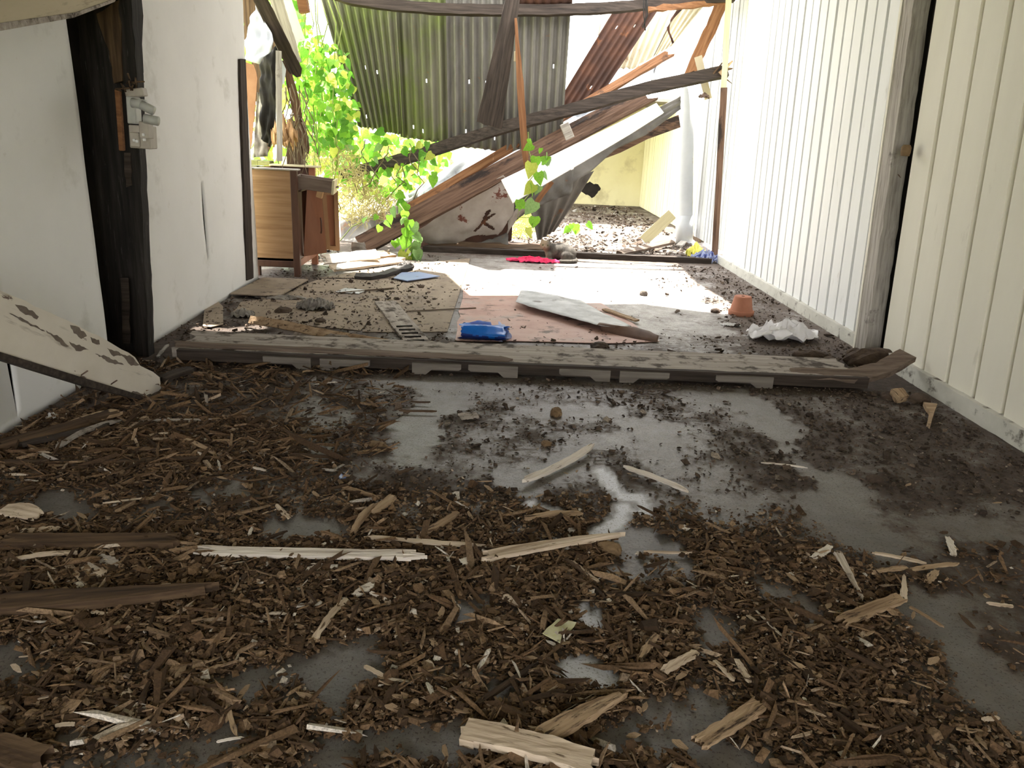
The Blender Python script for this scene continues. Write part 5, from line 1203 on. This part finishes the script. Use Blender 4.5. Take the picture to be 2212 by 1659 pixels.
while made < 230 and tries < 5000:
    tries += 1
    px, py = rr.uniform(10, 2200), rr.uniform(1010, 1650); q = fl(px, py)
    if not (XL + .06 < q.x < XR - .08): continue
    d_ = float(fields(np.array([q.x]), np.array([q.y]))[0][0])
    if rr.random() > d_ * (.35 if px > 1650 else 1): continue
    k = rr.choices(range(6), (30, 8, 30, 24, 20, 3))[0]
    o = link(bpy.data.objects.new('wood_chip', CM[k])); o.location = (q.x, q.y, .016)
    s_ = rr.uniform(.008, .019); o.scale = (s_ * rr.uniform(1, 1.9), s_, s_ * .8); o.rotation_euler = (rr.uniform(-.35, .35), rr.uniform(-.35, .35), rr.uniform(0, 6.28))
    tag(o, 'small loose wood chip among the brown crumbs of the foreground', 'wood chip', 'loose wood chips in the foreground'); made += 1

# ================================================================== VINES
def leaf_mesh(mat, seed=0):
    o_ = [(0, 0), (.30, -.10), (.46, .12), (.40, .45), (.18, .78), (0, 1.05)]
    rr = random.Random(seed)
    L_ = [(-x, y) for x, y in o_[1:-1]]; mid = [(0, .0), (0, .22), (0, .5), (0, .8), (0, 1.05)]
    vs = [(0, y, -.05 * y * y) for x, y in mid]
    for sgn in (1, -1):
        for x, y in o_[1:-1]: vs.append((sgn * x, y, .10 * x / .46 - .05 * y * y + rr.uniform(-.02, .02)))
    fs = [(0, 5, 6, 1), (1, 6, 7, 2), (2, 7, 8, 3), (3, 8, 4), (0, 1, 10, 9), (1, 2, 11, 10), (2, 3, 12, 11), (3, 4, 12)]
    me = bpy.data.meshes.new('leaf'); me.from_pydata(vs, [], fs); me.materials.append(mat); me.update()
    me.polygons.foreach_set('use_smooth', [True] * len(me.polygons))
    return me
LM = [leaf_mesh(leaf_a, 1), leaf_mesh(leaf_b, 2), leaf_mesh(leaf_d, 3), leaf_mesh(leaf_y, 4)]
def leaf(p, size, root, rr, wts=(5, 3, 2, 1), down=.6):
    k = rr.choices(range(4), wts)[0]
    o = bpy.data.objects.new('leaf', LM[k])
    d_ = Vector((rr.gauss(0, .6), rr.gauss(0, .35), -down + rr.gauss(0, .4))).normalized()        # tip direction
    nn = (CP - p).normalized() + Vector((rr.gauss(0, .5), rr.gauss(0, .5), rr.gauss(.2, .5)))
    X = d_.cross(nn).normalized(); Z = X.cross(d_).normalized()
    s_ = size * rr.uniform(.7, 1.25)
    m = Matrix(((X.x * s_, d_.x * s_, Z.x * s_, p.x), (X.y * s_, d_.y * s_, Z.y * s_, p.y), (X.z * s_, d_.z * s_, Z.z * s_, p.z), (0, 0, 0, 1)))
    if root is not None:
        link(o, root); o.matrix_parent_inverse = root.matrix_basis.inverted()
    o.matrix_world = m
    o.matrix_basis = m
    return o
def leafmass(name, P_, size, root, mats, rr):
    """many small leaves joined"""
    base = [(0, 0, 0), (.42, .25, .08), (.3, .65, .03), (0, 1.05, -.05), (-.3, .65, .03), (-.42, .25, .08)]
    fb_ = [(0, 1, 2, 3), (0, 3, 4, 5)]
    vs = []; fs = []; mi = []
    for p in P_:
        d_ = Vector((rr.gauss(0, .6), rr.gauss(0, .4), -.5 + rr.gauss(0, .5))).normalized(); nn = (CP - p).normalized() + Vector((rr.gauss(0, .6), rr.gauss(0, .6), rr.gauss(.2, .6)))
        X = d_.cross(nn).normalized(); Z = X.cross(d_); s_ = size * rr.uniform(.6, 1.3); b0 = len(vs)
        for x, y, z in base: vs.append(p + (X * x + d_ * y + Z * z) * s_)
        k = rr.randrange(len(mats))
        for f in fb_: fs.append([b0 + i for i in f]); mi.append(k)
    c0 = root.location if root else Vector()
    me = bpy.data.meshes.new(name); me.from_pydata([tuple(v - c0) for v in vs], [], fs)
    for m in mats: me.materials.append(m)
    me.polygons.foreach_set('material_index', mi); me.update()
    o = link(bpy.data.objects.new(name, me), root); stuff(o)
    return o
rv = random.Random(77)
# vine curtain climbing beside the green-tinted sheet
def inpoly(x, y, poly):
    c = False; j = len(poly) - 1
    for i in range(len(poly)):
        if (poly[i][1] > y) != (poly[j][1] > y) and x < (poly[j][0] - poly[i][0]) * (y - poly[i][1]) / (poly[j][1] - poly[i][1]) + poly[i][0]: c = not c
        j = i
    return c
def pick(poly, n, rr, Y0, Y1):
    xs_ = [p[0] for p in poly]; ys_ = [p[1] for p in poly]; out = []
    while len(out) < n:
        x = rr.uniform(min(xs_), max(xs_)); y = rr.uniform(min(ys_), max(ys_))
        if inpoly(x, y, poly): out.append(aty(x, y, rr.uniform(Y0, Y1)))
    return out
cur_poly = [(628, -20), (650, 10), (672, 60), (690, 100), (735, 85), (756, 140), (772, 230), (770, 300), (735, 330), (690, 330), (655, 300), (640, 200), (632, 90)]
vc = tag(empty('vine_curtain', aty(690, 420, 8.1)), 'bright green climbing vine curtain left of the green-tinted hanging sheet', 'vine')
for p in pick(cur_poly, 190, rv, 7.7, 8.4): leaf(p, .085, vc, rv, (5, 3, 1, 1))
leafmass('foliage', pick(cur_poly, 420, rv, 7.9, 8.9), .075, vc, [leaf_a, leaf_b, leaf_a, leaf_y], rv)
for k in range(9):
    x = rv.uniform(640, 730); pts = [aty(x + rv.uniform(-14, 14), y, 8.1 + rv.uniform(-.1, .1)) for y in range(-10, 420, 60)]
    o = tube('vine_stem', pts, .006, stem_g, None, 5); child_keep(o, vc)
mound_poly = [(660, 270), (720, 262), (770, 285), (840, 280), (880, 300), (930, 305), (945, 330), (905, 380), (890, 430), (840, 440), (800, 420), (760, 395), (700, 380), (665, 340)]
vm = tag(empty('vine_mound', aty(790, 480, 8.5)), 'loose green vine growth over the yard below the green-tinted sheets', 'vine')
for p in pick(mound_poly, 120, rv, 8.3, 8.9): leaf(p, .09, vm, rv, (5, 3, 1, 2))
leafmass('foliage', pick(mound_poly, 150, rv, 8.4, 9.2), .08, vm, [leaf_a, leaf_b, leaf_y], rv)
for k in range(12):
    x = rv.uniform(690, 900); y = rv.uniform(300, 360); pts = []
    for j in range(6): pts.append(aty(x, y, 8.5)); x += rv.uniform(-22, 22); y += rv.uniform(8, 28)
    o = tube('vine_stem', pts, .006, twig_m, None, 5); child_keep(o, vm)
# dry grass tangle in the yard
def grass(name, poly, n, Y0, Y1, L_, mat, label, rr):
    vs = []; fs = []
    for p in pick(poly, n, rr, Y0, Y1):
        d_ = Vector((rr.gauss(0, .7), rr.gauss(0, .3), rr.gauss(.2, .8))).normalized(); l = L_ * rr.uniform(.4, 1.3); s_ = d_.cross(CP - p).normalized() * .005
        bnd = Vector((rr.gauss(0, .3), 0, -abs(rr.gauss(0, .4)))) * l; b0 = len(vs)
        for t in (0, .5, 1): vs += [p + d_ * l * t + bnd * t * t - s_ * (1 - t * .8), p + d_ * l * t + bnd * t * t + s_ * (1 - t * .8)]
        fs += [(b0, b0 + 1, b0 + 3, b0 + 2), (b0 + 2, b0 + 3, b0 + 5, b0 + 4)]
    c = sum(vs, Vector()) / len(vs)
    o = mk(name, [v_ - c for v_ in vs], fs, mat); o.location = c
    return tag(stuff(o), label, 'grass')
grass('dry_grass', [(735, 390), (800, 385), (850, 420), (860, 450), (820, 478), (770, 490), (735, 480)], 650, 8.25, 8.9, .15, straw, 'dry straw tangle right of the cabinet doors', rv)
grass('dry_grass', [(655, 290), (720, 300), (760, 330), (800, 380), (745, 400), (690, 370), (658, 350)], 300, 7.9, 8.6, .15, straw, 'dry straw hanging below the vine curtain', rv)
grass('dry_grass', [(1105, 490), (1140, 455), (1150, 500), (1150, 525), (1105, 528)], 260, 9.2, 10.2, .16, leaf_y, 'sunlit yellow weeds seen through the gap left of the dark leaning sheet', rv)
# shrubs in the yard behind, sunlit
for k, (poly, Y0, Y1, lab) in enumerate((([(540, 150), (640, 140), (740, 200), (800, 280), (960, 300), (980, 350), (900, 420), (760, 420), (560, 380)], 10.5, 12.5, 'sunlit yard shrub far behind the vines'), ([(520, -20), (640, -20), (660, 120), (600, 240), (540, 240)], 9.5, 11, 'tall shrub behind the leaning beams at the left wall end'))):
    sh = tag(empty('shrub', aty(740, 430, Y1)), lab, 'shrub')
    leafmass('foliage', pick(poly, 700 if k == 0 else 260, rv, Y0, Y1), .13, sh, [leaf_a, leaf_y, leaf_b], rv)
# hanging vines: centre one with large leaves, and one on the beam foot
def hvine(label, pts, leaves, Y, sz):
    vroot = tag(empty('hanging_vine', aty(*pts[-1], Y)), label, 'vine')
    o = tube('vine_stem', [aty(x, y, Y + rv.uniform(-.03, .03)) for x, y in pts], .005, stem_g, None, 5); child_keep(o, vroot)
    for x, y, s_, k in leaves:
        p = aty(x, y, Y - rv.uniform(.02, .08)); w_ = [0, 0, 0, 0]; w_[k] = 1
        leaf(p, sz * s_, vroot, rv, w_, down=1.2)
    return vroot
hvine('hanging vine with large heart leaves in front of the white fascia', [(1141, 285), (1143, 330), (1160, 370), (1140, 395), (1143, 420), (1122, 445), (1118, 470), (1150, 470), (1150, 490), (1140, 498)],
      [(1158, 338, 1.1, 0), (1148, 352, 1.4, 3), (1170, 350, .9, 0), (1178, 345, .8, 2), (1164, 372, 1.0, 0), (1174, 370, .8, 2), (1145, 395, 1.5, 0), (1153, 398, 1.4, 3), (1166, 402, .8, 2), (1122, 432, 1.3, 0), (1134, 436, 1.3, 0), (1155, 435, 1.5, 2), (1155, 468, 1.4, 0), (1142, 492, 1.0, 3), (1182, 340, .7, 2), (1143, 300, .8, 0), (1150, 312, .8, 0), (1168, 320, .7, 0), (1180, 330, .7, 2)], 7.75, .105)
hvine('hanging vine of pointed leaves draped over the foot of the brown beam', [(862, 440), (880, 465), (880, 500), (890, 530), (888, 556)],
      [(x, y, s_, k) for (x, y, s_, k) in ((872, 470, 1, 2), (884, 475, 1.1, 0), (892, 482, 1, 2), (872, 492, 1, 0), (884, 498, 1.1, 0), (896, 506, 1.1, 2), (878, 512, 1.1, 0), (864, 518, 1.0, 0), (852, 520, 1, 0), (890, 525, 1, 2), (902, 522, .9, 2), (884, 535, 1.2, 3), (876, 545, 1.2, 3), (890, 548, 1.3, 0), (900, 540, 1.1, 2), (905, 550, 1.0, 2), (880, 555, 1.2, 3), (893, 556, 1.1, 0), (830, 480, 1, 0), (822, 488, 1.1, 0), (842, 465, .9, 0), (876, 456, .9, 0), (905, 512, .9, 2))], 7.45, .10)
hvine('wiry bare vine with few leaves looping above the beam foot', [(735, 520), (760, 490), (800, 470), (840, 478), (870, 500), (900, 545)], [(815, 465, 1, 0), (845, 450, 1, 2), (935, 380, 1.1, 0), (938, 372, .9, 0), (790, 470, .8, 0), (880, 440, 1, 0), (868, 445, 1, 0)], 7.9, .09)
hvine('small green weed on the floor before the yellow room', [(1232, 505), (1240, 490)], [(1236, 486, 1, 0), (1244, 484, 1.1, 0), (1230, 492, 1, 0), (1248, 494, 1.0, 3), (1268, 482, .8, 0)], 9.6, .11)

# ================================================================== CAT
cp = fl(1205, 570); cat = tag(empty('cat', cp), 'grey brown tabby cat lying curled on the pink cloth', 'cat')
def blob(bm, c, r, rot=0.0, tilt=0.0):
    m = Matrix.Translation(Vector(c)) @ Matrix.Rotation(rot, 4, 'Z') @ Matrix.Rotation(tilt, 4, 'Y') @ Matrix.Diagonal((*r, 1))
    bmesh.ops.create_uvsphere(bm, u_segments=20, v_segments=12, radius=1.0, matrix=m)
bm = bmesh.new()
blob(bm, (.03, .07, .088), (.125, .085, .086), -.1)             # trunk
blob(bm, (.085, .05, .078), (.075, .080, .077))                 # rump
blob(bm, (.075, -.005, .056), (.065, .045, .056), .2)           # folded thigh
blob(bm, (.045, -.035, .018), (.055, .020, .018), .1)           # hind paw
blob(bm, (-.05, .06, .088), (.070, .068, .084))                # chest, shoulders
blob(bm, (-.095, .05, .125), (.045, .045, .05))                 # neck
blob(bm, (-.118, .03, .155), (.052, .050, .046))                # head
blob(bm, (-.128, -.012, .140), (.026, .022, .019))              # muzzle
blob(bm, (-.085, .0, .05), (.03, .035, .045))                   # upper foreleg
for dx in (0, .045):
    blob(bm, (-.105 + dx, -.035, .018), (.024, .045, .018), .5) # fore paws
for sx in (-1, 1):                                              # ears
    bmesh.ops.create_cone(bm, segments=10, radius1=.020, radius2=.002, depth=.045, cap_ends=True, matrix=Matrix.Translation(Vector((-.118 + sx * .033, .036, .208))) @ Matrix.Rotation(sx * .35, 4, 'Y') @ Matrix.Diagonal((1, .55, 1, 1)))
tpath = [(.15, .05, .03), (.155, .0, .024), (.135, -.045, .02), (.09, -.065, .02), (.04, -.07, .02), (.0, -.066, .018)]
for a, b in zip(tpath[:-1], tpath[1:]):
    for t in (0, .25, .5, .75): c = Vector(a).lerp(Vector(b), t); blob(bm, c, (.019, .019, .017))
me = bpy.data.meshes.new('cat_body'); bm.to_mesh(me); bm.free()
g = NT('tabby fur with sunlit face tone'); vv = coords(g, (1, 1, 1), rnd=False)
v3 = coords(g, (34, 9, 14), rnd=False); fs_ = noise(g, v3, 1.0, 3, .6, .6); fn = noise(g, vv, 60, 5, .7)
c_ = ramp(g, fs_, [(.38, (.035, .030, .025)), (.55, (.075, .066, .054)), (.7, (.10, .088, .073))])
c_ = mix(g, ramp(g, fn, [(.4, .35), (.6, 0.0)]), c_, (.06, .05, .042))
sx_ = g.n('ShaderNodeSeparateXYZ'); g.l(vv, sx_.inputs[0])
c_ = mix(g, ramp(g, math_(g, 'ADD', math_(g, 'MULTIPLY', sx_.outputs[0], -8.0), -.45), [(.2, 0.0), (.6, .6)]), c_, (.34, .24, .15))  # warm sunlight on the face is put into the fur colour
g.l(c_, g.b.inputs['Base Color']); g.b.inputs['Roughness'].default_value = .9; bump(g, fn, .6, .006)
me.materials.append(g.m)
o = link(bpy.data.objects.new('cat_body', me), cat)
md = o.modifiers.new('remesh', 'REMESH'); md.mode = 'VOXEL'; md.voxel_size = .0065; md.use_smooth_shade = True
md = o.modifiers.new('smooth', 'SMOOTH'); md.iterations = 6; md.factor = .5
for sx in (-1, 1):
    e_ = lathe('eye', [(0, .008), (.005, .0065), (.008, 0), (.005, -.0065), (0, -.008)], eye_m, cat, 12); e_.location = (-.122 + sx * .021, -.012, .161)
e_ = lathe('nose', [(0, .005), (.006, .002), (.005, -.003), (0, -.005)], fur_dark, cat, 10); e_.location = (-.129, -.034, .146)
cat.scale = (1.12, 1.12, 1.0)
cat.location = fl(1206, 566)
